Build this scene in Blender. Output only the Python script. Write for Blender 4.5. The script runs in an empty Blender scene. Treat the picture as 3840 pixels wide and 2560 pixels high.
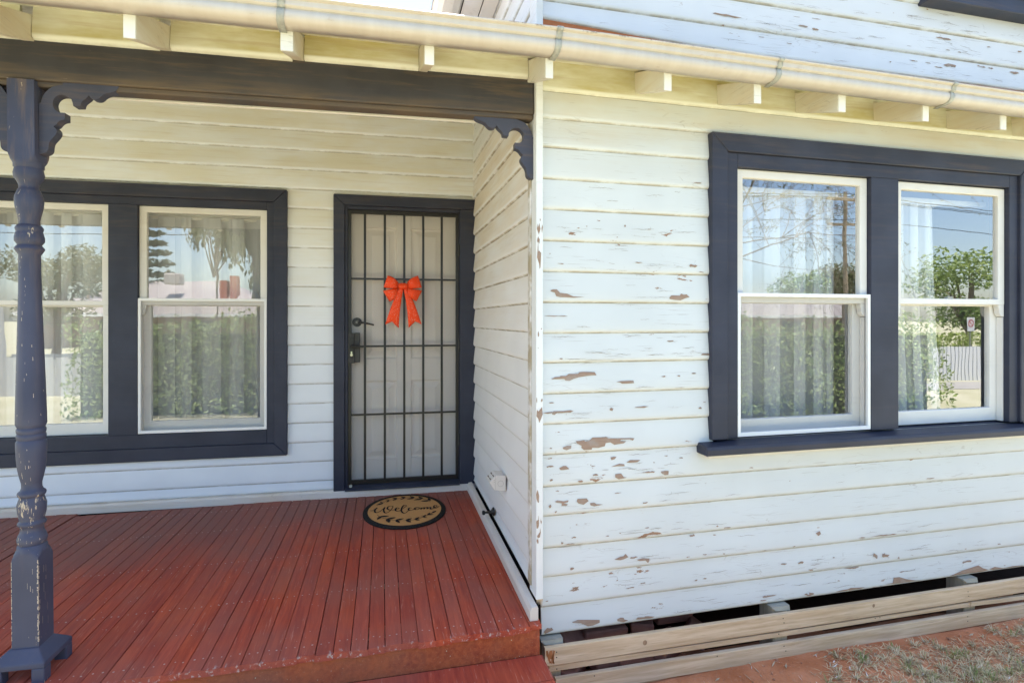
import bpy, bmesh, math, random
from math import sin, cos, pi, radians
from mathutils import Matrix, Vector

SC = bpy.context.scene
C = SC.collection
# ------------------------------------------------------------------ camera, light, exposure
cam = bpy.data.cameras.new('camera')
cam.lens = 19.316
cam.sensor_width = 36.0
cam.shift_y = -80 / 3840
cam.clip_start = 0.05
cam.clip_end = 2000
cam_o = bpy.data.objects.new('camera', cam)
C.objects.link(cam_o)
cam_o.location = (0, 0, 1.25)
cam_o.rotation_euler = (radians(90), 0, radians(-13.8))
SC.camera = cam_o

SUN_EL = 80
w = bpy.data.worlds.new('World')
SC.world = w
w.use_nodes = True
wn = w.node_tree
wn.nodes.clear()
sky = wn.nodes.new('ShaderNodeTexSky')
sky.sky_type = 'NISHITA'
sky.sun_disc = False
sky.sun_elevation = radians(SUN_EL)
sky.sun_rotation = radians(8)
sky.dust_density = 1.4
sky.ozone_density = 1.8
bg = wn.nodes.new('ShaderNodeBackground')
bg.inputs['Strength'].default_value = 0.15
wo = wn.nodes.new('ShaderNodeOutputWorld')
wn.links.new(sky.outputs[0], bg.inputs[0])
wn.links.new(bg.outputs[0], wo.inputs[0])
sun = bpy.data.lights.new('sun', 'SUN')
sun.energy = 5.0
sun.angle = radians(0.6)
sun.color = (1.0, 0.96, 0.90)
sun_o = bpy.data.objects.new('sun', sun)
C.objects.link(sun_o)
sun_o.location = (3, 20, 30)
sun_o.rotation_euler = (radians(-(90 - SUN_EL)), 0, radians(-8))
SC.view_settings.view_transform = 'Standard'
SC.view_settings.look = 'None'
SC.view_settings.gamma = 1
SC.view_settings.use_curve_mapping = False
SC.view_settings.exposure = 1.70
SC.cycles.max_bounces = 10
SC.cycles.diffuse_bounces = 7
SC.cycles.transparent_max_bounces = 24

# ------------------------------------------------------------------ object helpers
ORG = {}

def tag(o, label=None, cat=None, group=None, kind=None):
    for k, v in (('label', label), ('category', cat), ('group', group), ('kind', kind)):
        if v:
            o[k] = v
    return o

def root(name, org, label, cat, group=None, rot=0.0, pivot=(0, 0, 0)):
    """Empty at the thing's base.  org is given in the frame (pivot, rot) in which the parts are drawn."""
    e = bpy.data.objects.new(name, None)
    C.objects.link(e)
    M = Matrix.Translation(pivot) @ Matrix.Rotation(rot, 4, 'Z')
    e.location = M @ Vector(org)
    e.rotation_euler = (0, 0, rot)
    e.empty_display_size = 0.1
    ORG[e.name] = Vector(org)
    return tag(e, label, cat, group, 'thing')

def obj(name, verts, faces, mat, parent=None, smooth=False, uv=None, bevel=0.0, seg=1, mats=None, mi=None):
    vs = [Vector(v) for v in verts]
    lo = Vector([min(v[i] for v in vs) for i in range(3)])
    hi = Vector([max(v[i] for v in vs) for i in range(3)])
    org = Vector(((lo.x + hi.x) / 2, (lo.y + hi.y) / 2, lo.z))
    me = bpy.data.meshes.new(name)
    me.from_pydata([v - org for v in vs], [], faces)
    for m in (mats or [mat]):
        me.materials.append(m)
    if mi:
        me.polygons.foreach_set('material_index', mi)
    if uv:
        lay = me.uv_layers.new(name='UVMap')
        for p in me.polygons:
            for li in p.loop_indices:
                lay.data[li].uv = uv[me.loops[li].vertex_index]
    if smooth:
        me.polygons.foreach_set('use_smooth', [True] * len(me.polygons))
    me.update()
    o = bpy.data.objects.new(name, me)
    C.objects.link(o)
    if parent:
        o.parent = parent
        po = ORG.get(parent.name, Vector((0, 0, 0)))
        o.location = org - po
        ORG[o.name] = org
    else:
        o.location = org
        ORG[o.name] = org
    if bevel:
        b = o.modifiers.new('bevel', 'BEVEL')
        b.width = bevel
        b.segments = seg
        b.limit_method = 'ANGLE'
    return o

class MB:
    def __init__(s):
        s.v, s.f, s.mi = [], [], []
    def add(s, v, f, m=0):
        n = len(s.v)
        s.v += [tuple(p) for p in v]
        s.f += [tuple(i + n for i in q) for q in f]
        s.mi += [m] * len(f)
        return s
    def box(s, x0, x1, y0, y1, z0, z1, m=0):
        v = [(x0, y0, z0), (x1, y0, z0), (x1, y1, z0), (x0, y1, z0), (x0, y0, z1), (x1, y0, z1), (x1, y1, z1), (x0, y1, z1)]
        return s.add(v, BOXF, m)
    def prism(s, poly, fn, a, b, m=0):
        """poly: 2-D outline; fn(p, t) places outline point p at extrusion t (a..b)."""
        n = len(poly)
        v = [fn(p, a) for p in poly] + [fn(p, b) for p in poly]
        f = [(i, (i + 1) % n, n + (i + 1) % n, n + i) for i in range(n)]
        f += [tuple(range(n))[::-1], tuple(range(n, 2 * n))]
        return s.add(v, f, m)
    def tube(s, pts, r, n=8, m=0, cap=True):
        rings = []
        pts = [Vector(p) for p in pts]
        for i, p in enumerate(pts):
            d = (pts[min(i + 1, len(pts) - 1)] - pts[max(i - 1, 0)]).normalized()
            a = d.cross(Vector((0, 0, 1)))
            if a.length < 1e-3:
                a = d.cross(Vector((0, 1, 0)))
            a.normalize()
            b = d.cross(a)
            rr = r[i] if isinstance(r, (list, tuple)) else r
            rings.append([p + a * (rr * cos(2 * pi * k / n)) + b * (rr * sin(2 * pi * k / n)) for k in range(n)])
        v = [q for ring in rings for q in ring]
        f = []
        for i in range(len(pts) - 1):
            for k in range(n):
                f.append((i * n + k, i * n + (k + 1) % n, (i + 1) * n + (k + 1) % n, (i + 1) * n + k))
        if cap:
            f += [tuple(range(n)), tuple(range(len(v) - n, len(v)))[::-1]]
        return s.add(v, f, m)
    def lathe(s, prof, c, n=28, m=0):
        v = [(c[0] + r * cos(2 * pi * k / n), c[1] + r * sin(2 * pi * k / n), z) for r, z in prof for k in range(n)]
        f = []
        for i in range(len(prof) - 1):
            for k in range(n):
                f.append((i * n + k, (i + 1) * n + k, (i + 1) * n + (k + 1) % n, i * n + (k + 1) % n))
        f += [tuple(range(n))[::-1] if prof[0][1] < prof[-1][1] else tuple(range(n)), tuple(range(len(v) - n, len(v)))]
        return s.add(v, f, m)
    def obj(s, name, mat, parent=None, **kw):
        if kw.get('mats'):
            kw['mi'] = s.mi
        return obj(name, s.v, s.f, mat, parent, **kw)

BOXF = [(0, 3, 2, 1), (4, 5, 6, 7), (0, 1, 5, 4), (1, 2, 6, 5), (2, 3, 7, 6), (3, 0, 4, 7)]

def box(name, x0, x1, y0, y1, z0, z1, mat, parent=None, bevel=0.0, **kw):
    return MB().box(x0, x1, y0, y1, z0, z1).obj(name, mat, parent, bevel=bevel, **kw)

# ------------------------------------------------------------------ material helpers
class NT:
    def __init__(s, name):
        s.m = bpy.data.materials.new(name)
        s.m.use_nodes = True
        s.t = s.m.node_tree
        s.t.nodes.clear()
        s.out = s.t.nodes.new('ShaderNodeOutputMaterial')
    def n(s, typ, **kw):
        nd = s.t.nodes.new('ShaderNode' + typ)
        for k, v in kw.items():
            if hasattr(nd, k):
                setattr(nd, k, v)
        return nd
    def put(s, sock, val):
        if hasattr(val, 'is_output') or isinstance(val, bpy.types.NodeSocket):
            s.t.links.new(val, sock)
        elif val is not None:
            if sock.type == 'RGBA' and len(val) == 3:
                val = (*val, 1)
            sock.default_value = val
    def pos(s):
        return s.n('NewGeometry').outputs['Position']
    def objco(s):
        return s.n('TexCoord').outputs['Object']
    def scale(s, vec, sc):
        nd = s.n('VectorMath', operation='MULTIPLY')
        s.put(nd.inputs[0], vec)
        nd.inputs[1].default_value = sc
        return nd.outputs[0]
    def noise(s, vec, scale, detail=4, rough=0.55, dist=0.0, col=False):
        nd = s.n('TexNoise')
        s.put(nd.inputs['Vector'], vec)
        nd.inputs['Scale'].default_value = scale
        nd.inputs['Detail'].default_value = detail
        nd.inputs['Roughness'].default_value = rough
        nd.inputs['Distortion'].default_value = dist
        return nd.outputs['Color' if col else 'Fac']
    def vor(s, vec, scale, feature='F1', out='Distance', rnd=1.0):
        nd = s.n('TexVoronoi')
        nd.feature = feature
        s.put(nd.inputs['Vector'], vec)
        nd.inputs['Scale'].default_value = scale
        nd.inputs['Randomness'].default_value = rnd
        return nd.outputs[out]
    def step(s, val, a, b):
        nd = s.n('MapRange')
        nd.interpolation_type = 'SMOOTHSTEP'
        s.put(nd.inputs['Value'], val)
        nd.inputs['From Min'].default_value = a
        nd.inputs['From Max'].default_value = b
        return nd.outputs[0]
    def math(s, op, a, b=None, c=None):
        nd = s.n('Math', operation=op)
        s.put(nd.inputs[0], a)
        if b is not None:
            s.put(nd.inputs[1], b)
        if c is not None:
            s.put(nd.inputs[2], c)
        return nd.outputs[0]
    def mul(s, a, b):
        return s.math('MULTIPLY', a, b)
    def mix(s, f, a, b, mode='MIX'):
        nd = s.n('MixRGB')
        nd.blend_type = mode
        s.put(nd.inputs[0], f)
        s.put(nd.inputs[1], a)
        s.put(nd.inputs[2], b)
        return nd.outputs[0]
    def sep(s, vec):
        nd = s.n('SeparateXYZ')
        s.put(nd.inputs[0], vec)
        return nd.outputs
    def bump(s, h, strength=0.3, dist=0.004, nrm=None):
        nd = s.n('Bump')
        nd.inputs['Strength'].default_value = strength
        nd.inputs['Distance'].default_value = dist
        s.put(nd.inputs['Height'], h)
        if nrm is not None:
            s.put(nd.inputs['Normal'], nrm)
        return nd.outputs[0]
    def bsdf(s, col, rough=0.6, nrm=None, metal=0.0, spec=0.4, **kw):
        b = s.n('BsdfPrincipled')
        s.put(b.inputs['Base Color'], col)
        s.put(b.inputs['Roughness'], rough)
        s.put(b.inputs['Metallic'], metal)
        b.inputs['Specular IOR Level'].default_value = spec
        if nrm is not None:
            s.put(b.inputs['Normal'], nrm)
        s.t.links.new(b.outputs[0], s.out.inputs[0])
        return b
    def rand(s):
        return s.n('ObjectInfo').outputs['Random']
    def uvv(s, i=1):
        u = s.n('UVMap')
        return s.sep(u.outputs[0])[i]

def board_paint(name, base, axis='x', chips=0.0, cracks=0.0, dust=0.0, dust_tint_z=(1.7, 2.6), dust_col=(0.56, 0.44, 0.25), grime=0.5):
    """Old oil paint on weatherboards: hairline cracks, chips to bare wood, ochre dust carrying a painted warm eave tint, grime and painted lap shade."""
    k = NT(name)
    p = k.pos()
    long_ = (1, 1, 5) if axis == 'x' else (1, 1, 5)
    st = k.scale(p, long_)
    tone = k.noise(p, 2.3, 3)
    col = k.mix(k.step(tone, 0.3, 0.7), tuple(c * 0.95 for c in base), tuple(min(1, c * 1.03) for c in base))
    col = k.mix(k.mul(k.rand(), 0.5), col, tuple(c * 0.93 for c in base))
    z = k.sep(p)[2]
    v = k.uvv()
    facem = k.step(v, 0.012, 0.024) if grime else 1.0
    if dust:
        dn = k.noise(k.scale(p, (0.9, 0.9, 3.2)), 2.2, 5, 0.6)
        zr = k.step(k.math('ADD', z, k.math('MULTIPLY', k.math('SUBTRACT', k.noise(p, 1.1, 2), 0.5), 0.9)), dust_tint_z[0], dust_tint_z[1])  # warm light under the eaves is put in with the dust, rising with height
        f = k.mul(k.mul(k.mul(k.step(dn, 0.25, 0.72), zr), dust), facem)
        col = k.mix(f, col, dust_col)
        # long rubbed streaks of dust
        sn = k.noise(k.scale(p, (1.2, 1.2, 26)), 2.0, 4, 0.6)
        col = k.mix(k.mul(k.mul(k.mul(k.step(sn, 0.5, 0.75), zr), dust * 0.45), facem), col, (0.46, 0.34, 0.18))
    # grime at the lap (uv v = metres above the board's lower edge)
    gn = k.noise(k.scale(p, (3, 3, 3)), 3.0, 5, 0.65)
    g = k.mul(k.mul(k.math('SUBTRACT', 1.0, k.step(v, 0.002, 0.0095)), k.step(gn, 0.34, 0.62)), grime)
    col = k.mix(g, col, (0.30, 0.22, 0.09))
    if grime:
        # dirt and lap shade painted along each board's top edge (uv u = height / exposure)
        g2 = k.mul(k.mul(k.step(k.uvv(0), 0.970, 1.0), k.step(gn, 0.22, 0.58)), min(1, grime * 1.4))
        col = k.mix(g2, col, (0.17, 0.155, 0.105))
    h = k.mul(k.noise(k.scale(p, (2, 2, 60)), 3, 3), 0.12)
    rough = 0.55
    if cracks:
        warp = k.mix(0.035, p, k.noise(p, 9, 3, col=True), 'ADD')
        d = k.vor(k.scale(warp, (6, 6, 62)), 1.0, 'DISTANCE_TO_EDGE')
        patch = k.step(k.noise(k.scale(p, (1, 1, 3)), 2.4, 4, 0.6), 0.52, 0.66)
        cr = k.mul(k.math('SUBTRACT', 1.0, k.step(d, 0.004, 0.03)), patch)
        hl = k.noise(k.scale(p, (1.5, 1.5, 75)), 2.6, 4, 0.62)
        hair = k.mul(k.step(hl, 0.63, 0.68), k.step(k.noise(k.scale(p, (1, 1, 2)), 2.1, 3), 0.40, 0.62))
        cr = k.math('MAXIMUM', k.mul(cr, 0.5), k.mul(hair, 0.85))
        col = k.mix(k.mul(cr, cracks), col, (0.22, 0.17, 0.12))
        h = k.math('SUBTRACT', h, k.mul(cr, 0.6 * cracks))
    if chips:
        n1 = k.noise(k.scale(p, (1, 1, 3.6)), 6.5, 7, 0.66, 0.25)
        n2 = k.noise(p, 1.3, 2)
        q = k.math('ADD', n1, k.math('MULTIPLY', k.math('SUBTRACT', n2, 0.5), 0.30))
        ch = k.step(q, 0.745 - 0.05 * chips, 0.752 - 0.05 * chips)
        rim = k.step(q, 0.725 - 0.05 * chips, 0.745 - 0.05 * chips)
        wn_ = k.noise(k.scale(p, (3, 3, 60)), 3, 4)
        wood = k.mix(wn_, (0.22, 0.12, 0.07), (0.43, 0.28, 0.19))
        col = k.mix(ch, col, wood)
        h = k.math('SUBTRACT', k.math('ADD', h, k.mul(rim, 0.35)), k.mul(ch, 1.3))
    k.bsdf(col, rough, k.bump(h, 0.5, 0.0016), spec=0.35)
    return k.m

def trim_paint(name, base, dust=0.5, wear=0.3, dust_col=(0.26, 0.17, 0.09), vertical=False, gloss=0.5, zdust=None, low=None, wthr=0.735):
    k = NT(name)
    p = k.pos()
    col = k.mix(k.step(k.noise(p, 3.5, 4), 0.3, 0.75), base, tuple(c * 1.35 + 0.004 for c in base))
    st = k.scale(p, (14, 14, 1.2) if vertical else (1.2, 1.2, 16))
    n1 = k.noise(st, 2.4, 6, 0.65)
    f = k.mul(k.step(n1, 0.46, 0.74), dust)
    if zdust:
        f = k.mul(f, k.math('ADD', k.mul(k.step(k.sep(p)[2], zdust[0], zdust[1]), 0.85), 0.15))
    if low:
        lowm = k.math('SUBTRACT', 1.0, k.step(k.math('ADD', k.sep(p)[2], k.math('MULTIPLY', k.math('SUBTRACT', k.noise(k.scale(p, (1, 1, 6)), 1.5, 4), 0.5), 0.10)), low[0], low[1]))
        f = k.math('MAXIMUM', f, k.mul(k.mul(lowm, k.step(n1, 0.25, 0.65)), 0.75))
    col = k.mix(f, col, dust_col)
    n2 = k.noise(k.scale(p, (30, 30, 5) if vertical else (5, 5, 30)), 2.2, 5, 0.7)
    n3 = k.noise(p, 4.0, 3)
    ws = k.mul(k.step(k.math('ADD', n2, k.math('MULTIPLY', k.math('SUBTRACT', n3, 0.5), 0.5)), wthr, wthr + 0.03), wear)
    col = k.mix(ws, col, (0.56, 0.45, 0.31))
    k.bsdf(col, k.mix(f, (gloss,) * 3, (0.8,) * 3), k.bump(k.math('SUBTRACT', n1, ws), 0.3, 0.0014), spec=0.3)
    return k.m

def plain(name, base, rough=0.5, metal=0.0, var=0.06, spec=0.4, nscale=30, bump=0.05):
    k = NT(name)
    p = k.pos()
    n = k.noise(p, nscale, 4)
    col = k.mix(n, tuple(c * (1 - var) for c in base), tuple(min(1, c * (1 + var)) for c in base))
    k.bsdf(col, rough, k.bump(n, bump, 0.001), metal, spec)
    return k.m

def wood_raw(name, a, b, axis='x', stain=(0.20, 0.12, 0.07), knot=True):
    k = NT(name)
    p = k.pos()
    sc = {'x': (1.0, 18, 18), 'y': (18, 1.0, 18), 'z': (18, 18, 1.0)}[axis]
    r = k.rand()
    off = k.n('VectorMath', operation='ADD')
    k.put(off.inputs[0], p)
    k.put(off.inputs[1], k.mix(1.0, (0, 0, 0), r))
    q = k.scale(off.outputs[0], sc)
    n1 = k.noise(q, 2.2, 6, 0.62, 0.4)
    n2 = k.noise(q, 9.0, 4, 0.6)
    col = k.mix(k.step(n1, 0.3, 0.72), a, b)
    col = k.mix(k.mul(k.step(n2, 0.55, 0.75), 0.35), col, stain)
    col = k.mix(k.mul(k.step(k.noise(p, 3, 3), 0.45, 0.75), 0.25), col, (0.36, 0.32, 0.27))
    k.bsdf(col, 0.85, k.bump(k.math('ADD', n1, k.mul(n2, 0.5)), 0.5, 0.002), spec=0.2)
    return k.m

def deck_mat(name, ends=1.0, hue=(1, 1, 1)):
    k = NT(name)
    p = k.pos()
    r = k.rand()
    off = k.n('VectorMath', operation='ADD')
    k.put(off.inputs[0], p)
    sc_ = k.n('VectorMath', operation='SCALE')
    k.put(sc_.inputs[0], k.n('CombineXYZ').outputs[0])
    cx = k.n('CombineXYZ')
    k.put(cx.inputs[0], k.mul(r, 7.0)); k.put(cx.inputs[1], k.mul(r, 13.0)); k.put(cx.inputs[2], r)
    k.put(off.inputs[1], cx.outputs[0])
    q = k.scale(off.outputs[0], (26, 1.6, 26))
    n1 = k.noise(q, 2.0, 6, 0.62, 0.5)
    n2 = k.noise(off.outputs[0], 2.6, 4, 0.6)
    col = k.mix(k.step(n1, 0.28, 0.74), (0.300, 0.038, 0.022), (0.540, 0.092, 0.042))
    col = k.mix(k.step(n2, 0.38, 0.70), col, (0.36, 0.085, 0.035), 'MIX') if False else k.mix(k.mul(k.step(n2, 0.40, 0.72), 0.5), col, (0.60, 0.115, 0.036))
    col = k.mix(k.mul(k.step(k.math('ADD', r, k.mul(n2, 0.3)), 0.55, 1.1), 0.4), col, (0.24, 0.050, 0.042))
    r2 = k.math('FRACT', k.mul(r, 17.3))
    col = k.mix(k.mul(k.step(r2, 0.55, 1.0), 0.28), col, (0.44, 0.135, 0.098))
    # grey foot traffic and dust film
    tr = k.noise(p, 1.7, 4, 0.6)
    col = k.mix(k.mul(k.step(tr, 0.36, 0.70), 0.50), col, (0.27, 0.115, 0.092))
    # scratches and pale grain where the stain has lifted
    g = k.noise(k.scale(off.outputs[0], (70, 4, 70)), 2.0, 5, 0.65)
    col = k.mix(k.mul(k.step(g, 0.58, 0.74), 0.55), col, (0.60, 0.30, 0.22))
    fl = k.vor(p, 36.0)
    fn = k.noise(p, 5.0, 2)
    col = k.mix(k.mul(k.math('SUBTRACT', 1.0, k.step(fl, 0.05, 0.085)), k.step(fn, 0.5, 0.6)), col, (0.62, 0.56, 0.5))
    # blurred dark shade towards the house wall, painted into the stain colour
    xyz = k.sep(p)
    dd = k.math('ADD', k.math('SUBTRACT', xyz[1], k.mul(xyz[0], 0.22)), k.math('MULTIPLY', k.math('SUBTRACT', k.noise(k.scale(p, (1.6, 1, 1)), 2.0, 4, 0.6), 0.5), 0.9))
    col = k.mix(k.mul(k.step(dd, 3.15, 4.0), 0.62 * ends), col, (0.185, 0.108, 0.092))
    # worn board ends along the deck's front edge
    y = k.sep(p)[1]
    e = k.mul(k.math('SUBTRACT', 1.0, k.step(y, 2.262, 2.30)), k.step(k.noise(k.scale(p, (30, 9, 30)), 2.0, 5, 0.7), 0.56, 0.66))
    col = k.mix(k.mul(e, 0.85 * ends), col, (0.52, 0.44, 0.40))
    if hue != (1, 1, 1): col = k.mix(1.0, col, hue, 'MULTIPLY')
    k.bsdf(col, k.math('ADD', 0.50, k.mul(n1, 0.25)), k.bump(k.math('ADD', n1, g), 0.35, 0.0014), spec=0.22)
    return k.m

def glass_mat(name, refl=0.3):
    k = NT(name)
    p = k.pos()
    # old drawn glass is slightly wavy
    nb = k.bump(k.noise(p, 2.2, 2), 0.045, 0.010)
    g = k.n('BsdfGlossy')
    g.inputs['Roughness'].default_value = 0.0
    g.inputs['Color'].default_value = (1, 1, 1, 1)
    k.put(g.inputs['Normal'], nb)
    t = k.n('BsdfTransparent')
    t.inputs['Color'].default_value = (0.97, 0.98, 0.975, 1)
    lw = k.n('LayerWeight')
    lw.inputs['Blend'].default_value = 0.25
    f = k.math('ADD', refl, k.mul(lw.outputs['Facing'], 0.30))
    mx = k.n('MixShader')
    k.put(mx.inputs[0], f)
    k.put(mx.inputs[1], t.outputs[0])
    k.put(mx.inputs[2], g.outputs[0])
    k.t.links.new(mx.outputs[0], k.out.inputs[0])
    return k.m

def sheer_mat(name, col, opacity=0.6, tl=0.5):
    k = NT(name)
    p = k.pos()
    n = k.noise(k.scale(p, (60, 60, 3)), 3, 3)
    c = k.mix(n, tuple(x * 0.92 for x in col), col)
    d = k.n('BsdfDiffuse'); k.put(d.inputs[0], c)
    l = k.n('BsdfTranslucent'); k.put(l.inputs[0], c)
    m1 = k.n('MixShader'); m1.inputs[0].default_value = tl
    k.put(m1.inputs[1], d.outputs[0]); k.put(m1.inputs[2], l.outputs[0])
    t = k.n('BsdfTransparent')
    m2 = k.n('MixShader'); m2.inputs[0].default_value = opacity
    k.put(m2.inputs[1], t.outputs[0]); k.put(m2.inputs[2], m1.outputs[0])
    k.t.links.new(m2.outputs[0], k.out.inputs[0])
    return k.m

def leaf_mat(name, a, b, tl=0.35, dry=None):
    k = NT(name)
    r = k.noise(k.pos(), 2.0, 3)
    r2 = k.n('NewGeometry').outputs['Random Per Island']
    c = k.mix(k.step(k.math('ADD', k.mul(r, 0.6), k.mul(r2, 0.4)), 0.3, 0.7), a, b)
    if dry:
        c = k.mix(k.step(r2, 0.62, 0.7), c, dry)
    d = k.n('BsdfPrincipled'); k.put(d.inputs['Base Color'], c); d.inputs['Roughness'].default_value = 0.45
    d.inputs['Specular IOR Level'].default_value = 0.35
    l = k.n('BsdfTranslucent'); k.put(l.inputs[0], c)
    m1 = k.n('MixShader'); m1.inputs[0].default_value = tl
    k.put(m1.inputs[1], d.outputs[0]); k.put(m1.inputs[2], l.outputs[0])
    k.t.links.new(m1.outputs[0], k.out.inputs[0])
    return k.m

WHITE = (0.655, 0.682, 0.675)
M_front = board_paint('paint_front_peeling', WHITE, 'x', chips=0.9, cracks=0.55, dust=0.55, dust_tint_z=(1.75, 2.5), grime=0.55)
M_gable = board_paint('paint_gable_peeling', (0.70, 0.70, 0.69), 'x', chips=0.7, cracks=0.6, grime=0.55)
M_ver = board_paint('paint_verandah', (0.80, 0.825, 0.85), 'x', dust=0.5, dust_tint_z=(0.85, 2.5), dust_col=(0.66, 0.58, 0.34), grime=0.5)
M_ret = board_paint('paint_return', (0.79, 0.78, 0.765), 'y', chips=0.05, cracks=0.15, dust=0.6, dust_tint_z=(0.7, 2.35), dust_col=(0.64, 0.50, 0.31), grime=0.8)
M_cream = board_paint('paint_cream_eave_tint', (0.78, 0.78, 0.66), 'x', dust=1.0, dust_tint_z=(0.9, 1.3), dust_col=(0.50, 0.43, 0.17), grime=0.3)  # yellow-green eave light put into this coat and its dust colour
M_corner = board_paint('paint_corner', (0.76, 0.775, 0.77), 'x', chips=0.35, cracks=0.3, dust=0.35, dust_tint_z=(1.9, 2.4), grime=0)
M_sash = board_paint('paint_sash', (0.76, 0.74, 0.70), 'x', cracks=0.25, dust=0.25, dust_tint_z=(1.2, 2.2), grime=0)
M_skirt = board_paint('paint_skirting', (0.74, 0.70, 0.66), 'y', chips=0.1, cracks=0.4, dust=0.45, dust_tint_z=(-1, -0.5), dust_col=(0.62, 0.47, 0.30), grime=0)
M_rafter = board_paint('paint_rafter', (0.70, 0.68, 0.58), 'x', cracks=0.7, chips=0.1, dust=0.6, dust_tint_z=(1.5, 2.2), grime=0)
M_raftend = board_paint('paint_rafter_end', (0.80, 0.79, 0.72), 'x', cracks=0.9, grime=0)
M_navy = trim_paint('navy_trim', (0.027, 0.031, 0.050), dust=0.16, wear=0.05, zdust=(1.3, 2.3))
M_post = trim_paint('navy_post', (0.046, 0.051, 0.084), dust=0.6, wear=0.85, vertical=True, dust_col=(0.22, 0.15, 0.10), zdust=(1.0, 2.1), wthr=0.665)
M_beam = trim_paint('navy_beam', (0.040, 0.038, 0.042), dust=0.6, wear=0.12, dust_col=(0.145, 0.102, 0.062), low=(2.165, 2.225))
M_bracket = trim_paint('navy_bracket', (0.045, 0.048, 0.070), dust=0.35, wear=0.12, dust_col=(0.20, 0.13, 0.08))
M_black = plain('black_steel', (0.014, 0.013, 0.012), 0.38, 0.0, 0.3, 0.45)
M_lock = trim_paint('worn_lock_steel', (0.035, 0.034, 0.032), dust=0.5, wear=0.25, dust_col=(0.10, 0.09, 0.07))
M_door = plain('door_paint', (0.83, 0.775, 0.71), 0.5, 0, 0.03, 0.35, 6)
M_gutter = None
M_alu = plain('white_aluminium', (0.80, 0.80, 0.79), 0.35, 0.0, 0.02)
M_galv = plain('galvanised_strap', (0.40, 0.40, 0.35), 0.6, 0.25, 0.4, 0.4, 60)
M_glass = glass_mat('window_glass', 0.215)
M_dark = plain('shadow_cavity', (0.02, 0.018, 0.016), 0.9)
M_plaster = plain('plaster_room', (0.52, 0.50, 0.47), 0.9)
M_sheer = sheer_mat('sheer_fabric', (0.90, 0.90, 0.89), 0.72, 0.15)
M_track = plain('curtain_track_white', (0.74, 0.72, 0.66), 0.5)
M_mesh = sheer_mat('flyscreen_mesh', (0.15, 0.145, 0.14), 0.17, 0.0)
M_plank = wood_raw('weathered_pine', (0.56, 0.39, 0.23), (0.80, 0.62, 0.42), 'x', (0.30, 0.17, 0.09))
M_stump = wood_raw('stump_timber', (0.38, 0.29, 0.19), (0.56, 0.44, 0.30), 'z')
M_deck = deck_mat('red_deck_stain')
M_fascia = deck_mat('red_fascia_stain', 0.0, (1.0, 1.35, 1.1))
M_step = deck_mat('red_step_stain', 0.0)
M_coir = None

def gutter_mat():
    k = NT('cream_gutter')
    p = k.pos()
    n = k.noise(k.scale(p, (9, 2, 1.5)), 2.0, 4, 0.6)
    col = k.mix(k.step(n, 0.3, 0.75), (0.55, 0.495, 0.42), (0.60, 0.55, 0.475))
    d = k.noise(k.scale(p, (4, 10, 10)), 4.0, 5, 0.7)
    col = k.mix(k.mul(k.step(d, 0.58, 0.72), 0.35), col, (0.40, 0.28, 0.17))
    z = k.sep(p)[2]
    lip = k.mul(k.mul(k.step(z, 2.358, 2.366), k.math('LESS_THAN', z, 2.42)), k.step(k.noise(p, 45, 4, 0.7), 0.5, 0.62))
    col = k.mix(k.mul(lip, 0.75), col, (0.16, 0.10, 0.07))
    k.bsdf(col, 0.42, k.bump(n, 0.08, 0.001), spec=0.4)
    return k.m
M_gutter = gutter_mat()

def roof_iron(name, col):
    k = NT(name)
    n = k.noise(k.pos(), 3, 4)
    c = k.mix(n, tuple(x * 0.85 for x in col), col)
    k.bsdf(c, 0.5, spec=0.4)
    return k.m
M_iron = roof_iron('roof_iron', (0.55, 0.53, 0.50))
M_rust = plain('rusty_flashing', (0.42, 0.14, 0.05), 0.8, 0, 0.25)

def coir():
    k = NT('coir_mat')
    p = k.pos()
    n = k.noise(p, 260, 3, 0.7)
    c = k.mix(n, (0.42, 0.20, 0.065), (0.70, 0.385, 0.16))
    k.bsdf(c, 0.95, k.bump(n, 0.8, 0.003), spec=0.1)
    return k.m
M_coir = coir()
def coir_black():
    k = NT('black_coir_print')
    p = k.pos()
    n = k.noise(p, 260, 3, 0.7)
    c = k.mix(k.step(n, 0.4, 0.75), (0.012, 0.012, 0.013), (0.075, 0.062, 0.05))
    k.bsdf(c, 0.95, k.bump(n, 0.8, 0.003), spec=0.1)
    return k.m
M_coirblk = coir_black()

def bow_mat():
    k = NT('red_glitter')
    p = k.pos()
    cell = k.n('TexVoronoi')
    cell.inputs['Scale'].default_value = 480
    k.put(cell.inputs['Vector'], p)
    rnd = k.sep(cell.outputs['Color'])[0]
    c = k.mix(rnd, (0.80, 0.040, 0.004), (0.95, 0.090, 0.010))
    sp = k.step(rnd, 0.962, 0.97)
    c = k.mix(sp, c, (1.0, 0.75, 0.6))
    nn = k.bump(rnd, 0.35, 0.001)
    k.bsdf(c, k.mix(sp, (0.5,) * 3, (0.15,) * 3), nn, 0.1, 0.25)
    return k.m
M_bow = bow_mat()

def bare_wood():
    k = NT('bare_wood_under_paint')
    p = k.pos()
    n = k.noise(k.scale(p, (5, 5, 70)), 3, 5, 0.6)
    c = k.mix(n, (0.23, 0.150, 0.105), (0.44, 0.315, 0.235))
    c = k.mix(k.mul(k.step(k.noise(p, 22, 3), 0.5, 0.7), 0.6), c, (0.36, 0.31, 0.27))
    k.bsdf(c, 0.9, k.bump(n, 0.5, 0.001), spec=0.2)
    return k.m
M_bare = bare_wood()

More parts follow.
